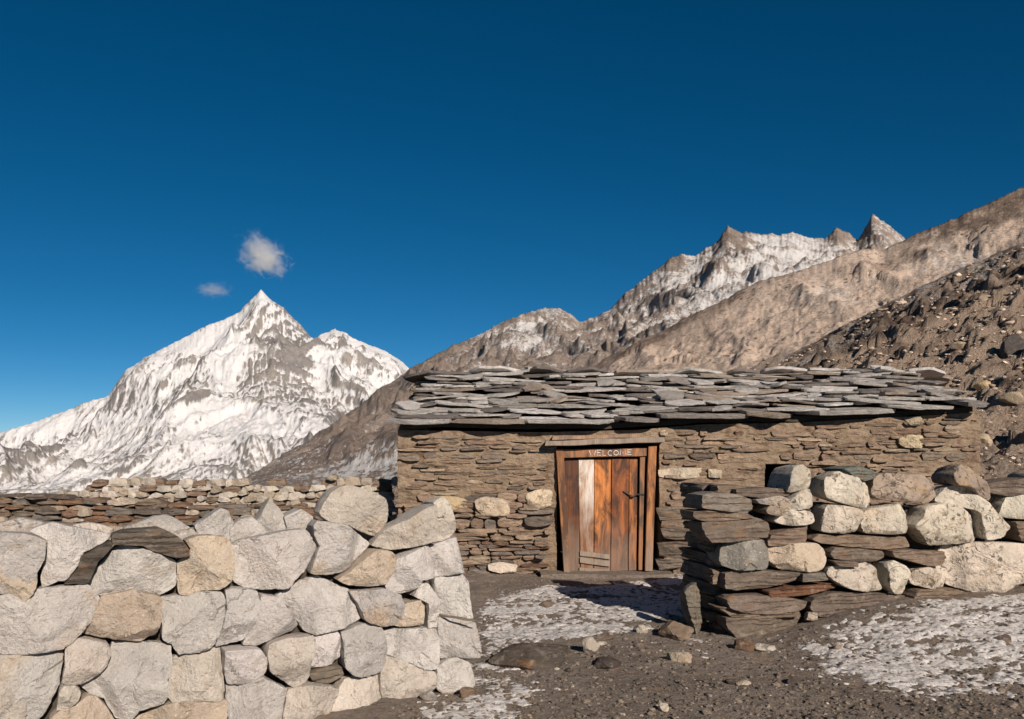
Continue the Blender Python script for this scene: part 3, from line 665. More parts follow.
# ================================================================ RIGHT WALL of slate slabs and lichen boulders
RW = Plane(1.6, 7.5, .969, .248)
SL, SLB, SLG, RED = (.15, .118, .093), (.185, .136, .10), (.18, .155, .128), (.17, .085, .05)
LI, LIP, LIB = (.50, .45, .37), (.56, .49, .40), (.34, .27, .21)
RIGHT = [
 ('s', SLG, [(702, 495), (716, 492), (740, 495), (756, 500), (757, 508), (752, 514), (735, 512), (702, 508)]),
 ('s', SL, [(742, 490), (770, 488), (797, 490), (790, 496), (765, 498), (743, 496)]),
 ('s', SLB, [(696, 512), (710, 511), (750, 514), (756, 518), (730, 521), (708, 522), (698, 519)]),
 ('s', SL, [(703, 523), (730, 520), (760, 518), (771, 523), (773, 532), (768, 538), (740, 541), (712, 543), (705, 536)]),
 ('g', (.36, .33, .30), [(758, 500), (780, 496), (791, 500), (776, 505), (763, 504)]),
 ('l', LIB, [(767, 510), (775, 502), (786, 499), (790, 505), (785, 513), (779, 517), (769, 514)]),
 ('l', LI, [(786, 505), (800, 492), (808, 488), (815, 494), (816, 505), (812, 509), (795, 510), (786, 510)]),
 ('l', LI, [(786, 491), (790, 475), (796, 466), (806, 464), (813, 470), (814, 480), (811, 489), (800, 491), (790, 493)]),
 ('l', LIP, [(776, 520), (785, 511), (795, 508), (808, 510), (815, 513), (813, 523), (800, 526), (790, 526), (779, 523)]),
 ('s', SLB, [(770, 546), (772, 535), (790, 530), (811, 527), (812, 540), (808, 545), (785, 546)]),
 ('g', (.19, .18, .155), [(724, 560), (727, 548), (735, 542), (765, 540), (770, 550), (769, 565), (765, 569), (740, 570), (727, 567)]),
 ('g', (.50, .41, .30), [(773, 549), (778, 545), (800, 544), (820, 544), (828, 550), (830, 560), (824, 570), (808, 572), (785, 570), (775, 562)]),
 ('s', SL, [(730, 575), (740, 571), (775, 572), (801, 573), (801, 578), (795, 582), (775, 588), (740, 591), (729, 590)]),
 ('s', SLG, [(803, 574), (825, 573), (827, 580), (803, 582)]),
 ('s', RED, [(769, 592), (790, 589), (820, 586), (846, 583), (838, 590), (815, 594), (790, 597), (771, 597)]),
 ('s', SL, [(728, 601), (733, 597), (760, 596), (790, 598), (809, 602), (805, 608), (790, 614), (745, 613), (731, 608)]),
 ('s', SLB, [(722, 609), (735, 608), (760, 614), (790, 613), (801, 616), (760, 619), (735, 618)]),
 ('s', SL, [(729, 619), (760, 619), (790, 617), (805, 613), (807, 622), (798, 631), (775, 640), (750, 643), (735, 636), (730, 626)]),
 ('l', LI, [(826, 490), (829, 478), (840, 472), (850, 470), (862, 474), (872, 484), (876, 500), (872, 509), (860, 508), (845, 504), (828, 498)]),
 ('l', LIP, [(825, 531), (829, 505), (845, 505), (860, 509), (862, 518), (861, 532), (845, 534), (828, 533)]),
 ('l', LIP, [(864, 514), (880, 508), (905, 503), (908, 515), (914, 533), (890, 535), (868, 534), (865, 522)]),
 ('l', LIB, [(877, 495), (880, 478), (888, 473), (910, 474), (930, 475), (938, 485), (943, 497), (935, 504), (915, 503), (890, 501)]),
 ('s', (.17, .175, .15), [(846, 469), (860, 466), (875, 471), (879, 478), (868, 481), (857, 477)]),
 ('l', LIP, [(913, 525), (921, 517), (928, 506), (945, 503), (965, 506), (980, 514), (986, 530), (985, 541), (965, 544), (945, 546), (932, 546), (922, 535)]),
 ('l', LI, [(941, 501), (950, 490), (958, 485), (970, 486), (985, 499), (996, 510), (1008, 522), (1013, 528), (1004, 538), (986, 541), (980, 514), (966, 505), (948, 504)]),
 ('l', LIB, [(954, 476), (965, 464), (975, 467), (985, 480), (994, 490), (995, 501), (988, 501), (970, 487), (957, 485)]),
 ('l', LIP, [(950, 557), (953, 548), (965, 544), (990, 542), (1020, 543), (1056, 548), (1060, 580), (1020, 585), (1005, 592), (985, 595), (965, 589), (951, 580)]),
 ('s', SLB, [(818, 540), (825, 535), (845, 536), (880, 537), (913, 538), (916, 548), (890, 550), (850, 547), (825, 544)]),
 ('s', SL, [(833, 554), (838, 548), (860, 549), (888, 552), (890, 558), (880, 562), (850, 561), (836, 559)]),
 ('s', SL, [(834, 561), (858, 562), (857, 567), (840, 566)]),
 ('s', SLB, [(892, 551), (905, 550), (935, 552), (948, 552), (949, 560), (945, 566), (930, 566), (910, 561), (895, 557)]),
 ('l', LIP, [(831, 576), (834, 568), (845, 564), (855, 567), (867, 561), (875, 566), (882, 578), (889, 591), (872, 593), (848, 589), (835, 581)]),
 ('l', LI, [(889, 586), (890, 564), (897, 560), (907, 566), (911, 570), (909, 590), (905, 596), (894, 593)]),
 ('l', LIP, [(913, 579), (916, 570), (930, 567), (942, 570), (949, 580), (946, 588), (930, 589), (915, 585)]),
 ('s', SL, [(812, 606), (815, 598), (840, 593), (880, 594), (916, 598), (910, 606), (870, 613), (830, 618), (816, 616)]),
 ('s', SLB, [(913, 599), (920, 590), (940, 589), (960, 590), (972, 595), (950, 603), (925, 607)]),
 ('l', LI, [(1004, 516), (1013, 496), (1030, 492), (1056, 500), (1056, 520), (1015, 519)]),
 ('s', SL, [(988, 486), (1010, 481), (1040, 477), (1050, 492), (1010, 496), (996, 493)]),
 ('s', SLB, [(1016, 522), (1056, 520), (1058, 545), (1023, 541)]),
 ('s', SL, [(1008, 599), (1024, 593), (1058, 592), (1060, 606), (1014, 610)]),
]
rw = empty('stone_wall', (1.7, 7.6, 0), 'low wall of dark slate slabs and lichen-spotted boulders right of the door', 'stone wall')
robj = []
for i, (st, c, pix) in enumerate(RIGHT):
    o = traced({'s': 'slab', 'l': 'boulder', 'g': 'stone'}[st], RW, pix, rw, st, c, 3000 + i * 7, 0., .36 if st == 'l' else .42, prot=.02 if st == 'l' else None, gap=.003)
    robj.append((pix, o))
    if c is RED: o['label'] = 'thin rust-red slab'
for pix, o in robj:                                         # the wall carries on to the right of the frame
    if min(a for a, b in pix) > 872:
        c = o.copy(); COL.objects.link(c); c.location = o.location + Vector((RW.d[0], RW.d[1], .012)) * 1.62
# the wall's end, receding from us beside the door
EW = Plane(1.79, 7.57, .248, -.969)       # runs towards us; its outward side faces left
EW.n = np.array([-.969, -.248])
R = random.Random(5); z = -.05; k = 0
while z < 1.2:
    h = R.uniform(.07, .17); s = -.85
    while s < -.25:
        wd = R.uniform(.25, .5); e = min(s + wd, -.16)
        if e - s > .12:
            P = [(s, z + R.uniform(0, .02)), (e, z + R.uniform(0, .02)), (e, z + h - R.uniform(0, .02)), ((s + e) / 2, z + h - R.uniform(0, .01)), (s, z + h - R.uniform(0, .02))]
            laid('slab', EW, P, rw, 's', SL if R.random() < .6 else SLB, 5000 + k * 3, 0, .3, prot=R.uniform(-.05, .03)); k += 1
        s += wd + .004
    z += h
tf, s0, s1 = top_from(RW, [(725, 512), (765, 525), (790, 500), (820, 515), (830, 500), (900, 505), (990, 505), (1075, 505)], .04)
core('rubble_fill', RW, rw, s0 + .10, s1 + 1.25, tf, -.2, -.25, -.62, 60, 8)
single('leaning_slab', Plane(1.5, 7.75, .95, .3), [(686, 592), (690, 587), (697, 583), (700, 590), (702, 605), (704, 620), (703, 630), (697, 634), (692, 622), (688, 606)], 's', (.19, .165, .13), 1301, 0, .16,
       'narrow upright slab leaning at the left end of the slate wall', 'slab')
single('small_stone', RW, [(808, 620), (810, 613), (817, 613), (818, 620)], 'g', TAN, 1302, .03, .08, 'small tan stone tucked under the base of the slate wall', 'stone')

# ================================================================ THE HUT
HY = 11.4                                   # front face of the hut
HX0, HX1, HB = -1.45, 5.93, 14.9            # left, right, back
HP = Plane(0, HY, 1, 0)                     # s == x here
EAVE_PTS = [(-1.6, 1.86), (.4, 1.83), (1.6, 1.86), (2.4, 1.93), (3.6, 1.95), (4.3, 1.99), (6.1, 2.09)]
def eave(x): return float(np.interp(x, [p[0] for p in EAVE_PTS], [p[1] for p in EAVE_PTS]))
RIDGE_Y = 13.15
def ridge(x): return float(np.interp(x, [-1.6, -.6, .6, 2, 3.4, 4.6, 6.2], [2.62, 2.74, 2.74, 2.70, 2.71, 2.75, 2.72]))
hut = empty('stone_hut', (2.2, 13, 0), 'low stone hut with a slate slab roof and a wooden door', 'hut')
DX0, DX1, DZ1 = .575, 1.87, 1.66             # door opening
WX0, WX1, WZ0, WZ1 = 3.20, 3.62, 1.06, 1.40  # small dark window hole
def in_open(x, z, m=0.): return (DX0 - m < x < DX1 + m and z < DZ1 + m) or (WX0 - m < x < WX1 + m and WZ0 - m < z < WZ1 + m)
def wall_face(name, plane, sa, sb, topfn, step, openings, seed, thick, loose):
    """mud-bedded rubble wall: bumpy mud face plus stones proud of it; one mesh with two materials"""
    ns = int((sb - sa) / step) + 1; nz = int(2.9 / step)
    ss = np.linspace(sa, sb, ns); kk = np.linspace(0, 1, nz)
    tops = np.array([topfn(s) for s in ss]); S = np.broadcast_to(ss[None], (nz, ns)); Zw = -.15 + kk[:, None] * (tops[None] + .15)
    nzr = Zw
    O = .016 * fbm(S * 1.6, Zw * 2.2, seed, 4) + .016 * fbm(S * 5, Zw * 13, seed + 1, 4, .6) + .010 * fbm(S * 14, Zw * 26, seed + 2, 3) - .07 * sstep(1.05, .8, Zw + .12 * fbm(S * 1.3, Zw * 2, seed + 6, 3)) - .030 * sstep(-.05, .25, fbm(S * 1.1, Zw * 1.9, seed + 7, 4, .6))
    Wd = plane.world(S.ravel(), Zw.ravel(), O.ravel())
    sc = (S[:-1, :-1] + S[1:, 1:]) / 2; zc = (Zw[:-1, :-1] + Zw[1:, 1:]) / 2
    mk = np.ones(sc.shape, bool)
    if openings:
        mk &= ~((sc > DX0) & (sc < DX1) & (zc < DZ1)); mk &= ~((sc > WX0) & (sc < WX1) & (zc > WZ0) & (zc < WZ1))
    bm = bmesh.new(); vs = [bm.verts.new(p) for p in Wd]
    for q in gridfaces(nz, ns, mk): bm.faces.new([vs[i] for i in q])
    for vv in [x for x in bm.verts if not x.link_faces]: bm.verts.remove(vv)
    ed = [e for e in bm.edges if e.is_boundary]
    ex = bmesh.ops.extrude_edge_only(bm, edges=ed)
    for g in ex['geom']:
        if isinstance(g, bmesh.types.BMVert): g.co.x -= plane.n[0] * thick; g.co.y -= plane.n[1] * thick
    me = bpy.data.meshes.new(name); c = Vector(plane.world([(sa + sb) / 2], [0], [0])[0].tolist())
    for x in bm.verts: x.co -= c
    bmesh.ops.recalc_face_normals(bm, faces=bm.faces); bm.to_mesh(me); bm.free(); me.materials.append(M_MUD); me.shade_smooth()
    o = bpy.data.objects.new(name, me); COL.objects.link(o); o.parent = hut; o.location = c - hut.location
    # stones bedded in the mud
    R = random.Random(seed); mb = MB(); z = -.1
    while z < 3.0:
        low = z < .95
        h = R.uniform(.028, .07) if low else R.uniform(.024, .062)
        if R.random() < (.18 if low else .10): h = R.uniform(.08, .13)
        s = sa - R.uniform(0, .1)
        while s < sb:
            wd = R.uniform(.10, .36) if R.random() < .80 else R.uniform(.36, .62)
            e = s + wd; m = (s + e) / 2
            h0 = h; h = h0 * (R.uniform(.85, 1.2) if low else R.uniform(.6, 1.1))
            zz = z + .045 * float(pn(m * .8, z * 2, seed + 8)) + R.uniform(-.008, .008)
            ok = m - wd / 2 > sa - .03 and e < sb + .03 and zz + h < topfn(min(max(m, sa), sb)) - .03
            if openings and any(in_open(x, y, .012) for x in (s, m, e, s * .75 + e * .25, s * .25 + e * .75) for y in (zz, zz + h, zz + h / 2)): ok = False
            expo = .036 if low else .022
            pr = R.gauss(.020, .018) if low else R.gauss(.017, .014)
            if ok and R.random() < (1.0 if low else loose):
                gap = .006
                P = [(s + gap + R.uniform(0, .02), zz + R.uniform(-.1, .4) * h), (s + wd * R.uniform(.2, .4), zz + R.uniform(-.15, .15) * h), (s + wd * .7, zz + R.uniform(-.15, .2) * h), (e - gap, zz + R.uniform(-.05, .4) * h),
                     (e - gap - R.uniform(0, .02), zz + h - R.uniform(0, .4) * h), (s + wd * R.uniform(.55, .8), zz + h - R.uniform(-.12, .2) * h), (s + wd * .32, zz + h - R.uniform(-.12, .2) * h), (s + gap, zz + h - R.uniform(0, .45) * h)]
                V, f = stone_geo(P, .13, 'm', R.randint(0, 9999), 18, False, .0, pr)
                u = R.random()
                cc = (.255, .18, .13) if u < .42 else (.175, .145, .12) if u < .62 else (.31, .225, .16) if u < .88 else (.19, .115, .08) if u < .94 else (.42, .34, .25)
                if not low: cc = tuple(a * .7 + b * .3 for a, b in zip(cc, (.31, .23, .16)))
                k = R.uniform(.72, 1.15)
                Wq = plane.world(V[:, 0], V[:, 1], V[:, 2])
                mb.add(Wq.tolist(), f, tuple(x * k for x in cc))
            h = h0; s = e + (0.0 if low else R.uniform(0, .06))
        z += h + (R.uniform(-.006, .003) if low else R.uniform(.0, .012))
    nv, nf = len(me.vertices), len(me.polygons)
    VV = [v.co[:] for v in me.vertices] + [(Vector(p) - c)[:] for p in mb.v]; FF = [tuple(p.vertices) for p in me.polygons] + [tuple(i + nv for i in q) for q in mb.f]
    me2 = bpy.data.meshes.new(name); me2.from_pydata(VV, [], FF); me2.materials.append(M_MUD); me2.materials.append(M_MAS)
    mi = np.zeros(len(FF), np.int32); mi[nf:] = 1; me2.polygons.foreach_set('material_index', mi)
    me2.shade_smooth(); me2.set_sharp_from_angle(angle=math.radians(42)); me2.update(); o.data = me2; bpy.data.meshes.remove(me)
    vcol(o, np.vstack([np.ones((nv, 3)), np.array(mb.c)]) if mb.c else np.ones((nv, 3)))
    return o
fw = wall_face('front_wall', HP, HX0, HX1, lambda s: eave(s) - .03, .02, True, 21, .5, .9)
SWL = Plane(HX0, HY + .03, 0, -1); SWL.n = np.array([-1.0, 0.0])
SWR = Plane(HX1, HY + .03, 0, 1)
def gable(x):
    def t(s):
        y = HY + abs(s); e = eave(x) - .05; r = ridge(x) - .12
        return e + (r - e) * (1 - abs(y - RIDGE_Y) / (RIDGE_Y - HY)) if abs(y - RIDGE_Y) < (RIDGE_Y - HY) else e
    return t
wall_face('side_wall', SWL, -(HB - HY), -.03, gable(HX0), .045, False, 22, .4, .7)
wall_face('side_wall', SWR, .03, HB - HY, gable(HX1), .045, False, 23, .4, .7)
v, f = boxv(HX0 + .05, HX1 - .05, HB - .4, HB, -.2, 1.85)
mesh('back_wall', [(a - 2.2, b - HB, c) for a, b, c in v], f, M_MUD, hut, (2.2, HB, 0))
for i, (c, pix) in enumerate([((.55, .45, .33), [(474, 500), (485, 496), (500, 498), (514, 502), (516, 510), (508, 516), (485, 517), (476, 510)]), ((.52, .42, .30), [(525, 494), (538, 489), (553, 490), (554, 505), (540, 510), (527, 508)]),
      ((.50, .38, .22), [(426, 500), (440, 496), (455, 497), (468, 500), (470, 507), (450, 511), (430, 508)]), ((.58, .50, .40), [(488, 564), (500, 562), (517, 565), (516, 572), (500, 573), (489, 570)]),
      ((.52, .44, .33), [(659, 470), (680, 468), (706, 468), (707, 477), (680, 479), (660, 477)]), ((.50, .42, .31), [(708, 469), (722, 470), (721, 478), (709, 477)]),
      ((.54, .43, .28), [(898, 438), (908, 434), (926, 435), (931, 442), (922, 449), (905, 448), (899, 444)]), ((.42, .33, .22), [(905, 418), (920, 416), (925, 423), (910, 425)])]):
    o = traced('pale_stone', HP, pix, fw, 'l' if i in (0, 1, 6) else 'g', c, 6000 + i * 9, .045, .14, 40, .02)
for i, (c, pix) in enumerate([((.19, .15, .115), [(655, 508), (690, 505), (700, 512), (690, 520), (660, 520)]), (SL, [(660, 528), (690, 524), (706, 530), (708, 542), (690, 541), (664, 538)]), (SL, [(657, 543), (680, 541), (709, 548), (707, 560), (690, 560), (660, 556)]),
      (SLB, [(662, 520), (690, 517), (705, 519), (703, 525), (680, 528), (661, 527)]), (SLG, [(705, 492), (735, 490), (738, 498), (706, 500)]), (SLG, [(656, 560), (680, 558), (690, 566), (660, 570)])]):
    traced('jamb_stone', HP, pix, fw, 's', c, 6200 + i * 9, .05, .16, 40, .03)

# ---- roof
roof_t = []
def roof_z(x, y, up=0.):
    e, r = eave(x) + .05, ridge(x) - .05
    t = (y - (HY - .25)) / (RIDGE_Y - (HY - .25)); return e + (r - e) * t + up
# sheet of earth and brush under the slabs, as a thick slab of its own
nx, nyr = 80, 30
xs = np.linspace(HX0 + .05, HX1 - .08, nx); V = []; ys = list(np.linspace(HY + .03, RIDGE_Y, nyr // 2)) + list(np.linspace(RIDGE_Y, HB + .2, nyr // 2))[1:]
def rz(x, y): return roof_z(x, y) if y <= RIDGE_Y else roof_z(x, 2 * RIDGE_Y - y)
for y in ys:
    for x in xs: V.append((x, y, rz(x, y) - .085 + .02 * float(pn(x * 4, y * 4, 3))))
n0 = len(V); ny = len(ys)
V += [(a, b, c - .07) for a, b, c in V]
fq = gridfaces(ny, nx) + [q[::-1] for q in gridfaces(ny, nx, off=n0)]
def rim(idx):
    for a, b in zip(idx[:-1], idx[1:]): fq.append((a, a + n0, b + n0, b))
rim(list(range(nx))[::-1]); rim([(ny - 1) * nx + i for i in range(nx)]); rim([i * nx for i in range(ny)]); rim([i * nx + nx - 1 for i in range(ny)][::-1])
rl = Vector((2.2, RIDGE_Y, 2.5))
roof = mesh('roof', [Vector(p) - rl for p in V], fq, M_CORE, hut, rl, smooth=50)
R = random.Random(77)
def slab_geo(wd, dp, th, seed):
    """a split slate: broken many-sided outline, bevelled rim, slightly wavy top"""
    r = random.Random(seed); n = 30; V = []; cols = []
    ph = [r.uniform(0, 6.28) for _ in range(4)]; pw = r.uniform(2.6, 4.5)
    cuts = [(r.uniform(0, 6.28), r.uniform(.72, .95)) for _ in range(r.choice((2, 3, 4)))]
    out = []
    m = r.choice((5, 6, 6, 7, 8)); an = sorted((i + r.uniform(.12, .88)) * 2 * PI / m for i in range(m)); cor = []
    for a in an:
        ca, sa = math.cos(a), math.sin(a); k = (abs(ca) ** 3.2 + abs(sa) ** 3.2) ** (-1 / 3.2) * r.uniform(.92, 1.16); cor.append((ca * k, sa * k))
    cor = resample(chaikin(np.array(cor), .07, 1), n); n = len(cor)
    for (x, y) in cor:
        k = 1 + r.uniform(-.03, .03); out.append((x * k * wd / 2, y * k * dp / 2))
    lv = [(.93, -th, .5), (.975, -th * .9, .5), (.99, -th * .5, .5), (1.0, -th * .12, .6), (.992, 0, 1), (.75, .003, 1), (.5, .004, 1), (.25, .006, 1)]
    for k, z, cc in lv:
        for (x, y) in out:
            zz = z + .012 * mnoise.noise((x * 3 + seed, y * 3, k)) + (.006 * mnoise.noise((x * 9, y * 9, seed)) if z >= -.01 else r.uniform(-.004, .004))
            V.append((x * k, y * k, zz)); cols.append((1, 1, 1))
    f = [(l * n + i, l * n + (i + 1) % n, (l + 1) * n + (i + 1) % n, (l + 1) * n + i) for l in range(len(lv) - 1) for i in range(n)]
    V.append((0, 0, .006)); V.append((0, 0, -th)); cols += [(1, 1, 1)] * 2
    t = (len(lv) - 1) * n; ci = len(V) - 2
    for i in range(n): f.append((t + i, t + (i + 1) % n, ci)); f.append(((i + 1) % n, i, ci + 1))
    return V, f, cols
slabs = []
rows = 16
from mathutils import Matrix, Euler
for r in range(rows):
    t = r / (rows - 1)
    x = HX0 - .08 - R.uniform(0, .06) + .34 * t ** .8; XE = HX1 - .05 - (R.uniform(0, .1) if r else 0)
    big = r == 0
    while x < XE - (.06 if big else .12):
        wd = R.uniform(.55, 1.25) if big else (R.uniform(.20, .72) if R.random() < .75 else R.uniform(.7, 1.05))
        wd = min(wd, XE + .05 - x)
        if wd < (.08 if big else .2): break
        dp = R.uniform(.55, .7) if big else R.uniform(.28, .52); th = R.uniform(.035, .06) if big else R.uniform(.014, .04)
        cx = x + wd / 2
        y = HY - .27 + t * (RIDGE_Y - HY + .17) + R.uniform(-.05, .05)      # the front edge
        zc = roof_z(cx, y, .03 + .06 * R.random()) + (0 if big else .01)
        slabs.append([wd * 1.05, dp, th, cx, y + dp / 2, zc, R.uniform(-.02, .22) if not big else R.uniform(.08, .18), R.gauss(0, .045), R.gauss(0, .20) if not big else R.gauss(0, .04), False])
        x += wd * (R.uniform(.82, 1.0) if not big else .98)
    if r in (2, 4, 6, 8, 10):                                     # loose odd slabs lying between the rows
        for _ in range(3):
            cx = R.uniform(HX0, HX1); y = HY - .2 + (t + .03) * (RIDGE_Y - HY)
            slabs.append([R.uniform(.2, .5), R.uniform(.2, .36), R.uniform(.02, .04), cx, y + .1, roof_z(cx, y, .09), R.uniform(.2, .45), R.gauss(0, .08), R.gauss(0, .5), False])
order = sorted(range(len(slabs)), key=lambda i: -slabs[i][0] * slabs[i][1] / (1 + .3 * (slabs[i][4] - HY)))
keep = set(order[:100]); rest = MB(); mb_i = 0
GREY = [(.36, .335, .31), (.25, .225, .20), (.47, .445, .42), (.27, .22, .175), (.15, .13, .118), (.40, .375, .345)]
for i, (wd, dp, th, cx, cy, zc, tilt, roll, yaw, _) in enumerate(slabs):
    V, f, cols = slab_geo(wd, dp, th, i * 31 + 7)
    c = tint(GREY[R.randint(0, 5)], .15)
    zc += (dp / 2) * math.sin(tilt) * 0.9
    Mx = Matrix.Translation((cx, cy, zc)) @ Euler((tilt, roll, yaw)).to_matrix().to_4x4()
    if i in keep:
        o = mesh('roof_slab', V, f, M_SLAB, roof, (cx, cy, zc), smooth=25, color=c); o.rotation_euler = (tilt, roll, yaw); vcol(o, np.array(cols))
    else:
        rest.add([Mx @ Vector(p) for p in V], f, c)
# the back slope, unseen from here: a plain laid skin of slabs, in the same mesh as the small ones
for r in range(6):
    x = HX0 - .1
    while x < HX1:
        wd = R.uniform(.5, 1.1); y = HB + .2 - r * .32; cx = x + wd / 2
        V, f, cols = slab_geo(wd, .6, .04, R.randint(0, 9999))
        Mx = Matrix.Translation((cx, y - .25, rz(cx, y - .25) + .05)) @ Euler((-.25, 0, R.gauss(0, .05))).to_matrix().to_4x4()
        rest.add([Mx @ Vector(p) for p in V], f, tint(GREY[R.randint(0, 4)], .15)); x += wd * .95
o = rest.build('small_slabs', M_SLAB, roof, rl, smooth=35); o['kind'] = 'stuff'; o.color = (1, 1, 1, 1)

# ---- door, frame, lintel, writing
WOOD = mat_wood('door_wood', (.54, .20, .046), (.25, .075, .020), (.030, .013, .008), (.17, .125, .095))
BLEACH = mat_wood('bleached_wood', (.66, .60, .54), (.50, .43, .36), (.30, .16, .08), (.17, .07, .027))
FRAME = mat_wood('frame_wood', (.44, .19, .065), (.25, .10, .036), (.05, .024, .013), (.22, .175, .135))
WEATH = mat_wood('weathered_wood', (.30, .215, .145), (.22, .155, .105), (.10, .065, .04), (.27, .23, .19))
def X_(px, Y=HY): return (px - CX) / F * Y
def Z_(py, Y=HY): return CZ - (py - HZ) / F * Y
def board(mb, quad, y0, y1, col, seed, nz=14, wob=.004):
    """a plank given by its four corners in the photograph (bl, br, tr, tl), from depth y0 to y1, with a slightly wavy edge"""
    Yq = y0; bl, br, tr_, tl = [(X_(a, Yq), Z_(b, Yq)) for a, b in quad]
    horiz = abs(br[0] - bl[0]) > abs(tl[1] - bl[1])
    V = []; n = nz
    for i in range(n + 1):
        k = i / n
        if horiz: a = np.array(bl) * (1 - k) + np.array(br) * k; b = np.array(tl) * (1 - k) + np.array(tr_) * k
        else: a = np.array(bl) * (1 - k) + np.array(tl) * k; b = np.array(br) * (1 - k) + np.array(tr_) * k
        wv = wob * float(pn(k * 4, seed * 1.7, seed)); wv2 = wob * float(pn(k * 4 + 9, seed * 1.7, seed))
        ax = 1 if horiz else 0
        a[ax] += wv; b[ax] += wv2
        e = .005
        u = (b - a) / np.linalg.norm(b - a)
        a2 = a + u * e; b2 = b - u * e
        V += [(a[0], y1, a[1]), (a[0], y0 + e, a[1]), (a2[0], y0, a2[1]), (b2[0], y0, b2[1]), (b[0], y0 + e, b[1]), (b[0], y1, b[1])]
    f = []
    for i in range(n):
        for j in range(6):
            q = (i * 6 + j, i * 6 + (j + 1) % 6, (i + 1) * 6 + (j + 1) % 6, (i + 1) * 6 + j); f.append(q[::-1] if horiz else q)
    f += [tuple(range(6))[::-1], tuple(n * 6 + j for j in range(6))]
    mb.add(V, f, col)
def wearify(o, fn):
    w_ = [fn(v.co.x + o_world(o).x, v.co.z + o_world(o).z) for v in o.data.vertices]; vfloat(o, w_, 'wear')
def o_world(o):
    p = Vector(o.location); q = o.parent
    while q: p += q.location; q = q.parent
    return p
def fixn(o):
    bm = bmesh.new(); bm.from_mesh(o.data); bmesh.ops.recalc_face_normals(bm, faces=bm.faces); bm.to_mesh(o.data); bm.free()
dl = Vector((X_(600), HY, Z_(571)))
mb = MB()
board(mb, [(566, 571), (580, 572), (578, 459), (564, 459)], 11.42, 11.47, (.30, .28, .28), 1)
board(mb, [(594, 571), (610.3, 571), (611.3, 458.5), (594.5, 459)], 11.42, 11.47, (1.15, 1.15, 1.1), 3)
board(mb, [(610.8, 571), (628, 570.5), (629, 458), (612, 458.5)], 11.41, 11.465, (.66, .56, .52), 4)
board(mb, [(628.5, 570.5), (636.5, 570), (637.5, 458), (629.5, 458)], 11.42, 11.47, (.95, .95, 1.0), 5)
door = mb.build('door', WOOD, hut, dl, smooth=30); fixn(door)
wearify(door, lambda x, z: float(np.clip((.60 - z + .40 * pn(x * 11, z * 2.6, 4)) / .40, 0, 1) * .85))
mb = MB()
board(mb, [(580.5, 572), (593.5, 571), (594, 459), (578.5, 459)], 11.415, 11.46, (1, 1, 1), 2)
o = mb.build('plank', BLEACH, door, dl, smooth=30); fixn(o); o['label'] = 'bleached whitish plank'
wearify(o, lambda x, z: float(np.clip((1.05 - z + .5 * pn(x * 16, z * 2.5, 8)) / .45, 0, 1)))
mb = MB()
board(mb, [(580, 556), (609.5, 559.5), (609.5, 554.5), (580, 551)], 11.39, 11.412, (1, 1, 1), 11)
board(mb, [(580, 563), (609.5, 567), (609.5, 561), (580, 557.3)], 11.385, 11.412, (.9, .9, .9), 12)
o = mb.build('repair_board', WEATH, door, dl, smooth=30); fixn(o); wearify(o, lambda x, z: .6)
mb = MB()
board(mb, [(579.5, 572.5), (609.5, 573), (609.5, 569.5), (579.5, 567.5)], 11.39, 11.412, (.8, .8, .8), 13)
o = mb.build('repair_board', WEATH, door, dl, smooth=30); fixn(o); wearify(o, lambda x, z: .6)
IRON = mat_plain('dark_iron', (.05, .04, .035), .5)
v, f = tube([ray(623, 491, 11.40), ray(630, 495, 11.385), ray(633, 497, 11.38), ray(637, 494.5, 11.38), ray(644, 494.5, 11.36)], [.010, .012, .014, .011, .010])
mesh('latch', [Vector(p) - dl for p in v], f, IRON, door, dl, smooth=60)
fr = MB()
board(fr, [(564, 572), (571, 572), (563.5, 449), (556, 449)], 11.33, 11.45, (.95, .95, .9), 21)
o = fr.build('door_jamb', FRAME, hut, dl, smooth=30); fixn(o); wearify(o, lambda x, z: float(np.clip((.55 - z) / .5, 0, 1) * .8))
fr = MB()
board(fr, [(645, 571), (652.5, 571), (657, 445), (648.5, 446)], 11.30, 11.45, (1.15, 1.1, 1.0), 22)
o = fr.build('door_jamb', FRAME, hut, dl, smooth=30); fixn(o); wearify(o, lambda x, z: float(np.clip((.75 - z) / .5, 0, 1) * .85))
fr = MB()
board(fr, [(638.5, 570), (642.5, 570), (645.5, 455), (640, 455)], 11.37, 11.44, (.8, .8, .8), 23)
o = fr.build('door_stile', FRAME, hut, dl, smooth=30); fixn(o); wearify(o, lambda x, z: .2)
fr = MB()
board(fr, [(560, 458), (647, 456), (648, 447.5), (558, 449.5)], 11.34, 11.42, (.85, .8, .75), 24)
head = fr.build('lintel', FRAME, hut, dl, smooth=30); fixn(head); wearify(head, lambda x, z: .15)
fr = MB()
board(fr, [(545, 446), (665, 442), (664, 437), (546, 441)], 11.20, 11.46, (1, 1, 1), 25, 20, .012)
o = fr.build('awning_board', WEATH, hut, dl, smooth=30); fixn(o); wearify(o, lambda x, z: .5)
fr = MB()
board(fr, [(552, 440.5), (640, 437.5), (640, 433), (553, 436)], 11.30, 11.46, (1.1, .9, .75), 26, 16, .012)
o = fr.build('awning_board', WEATH, hut, dl, smooth=30); fixn(o); wearify(o, lambda x, z: .25)
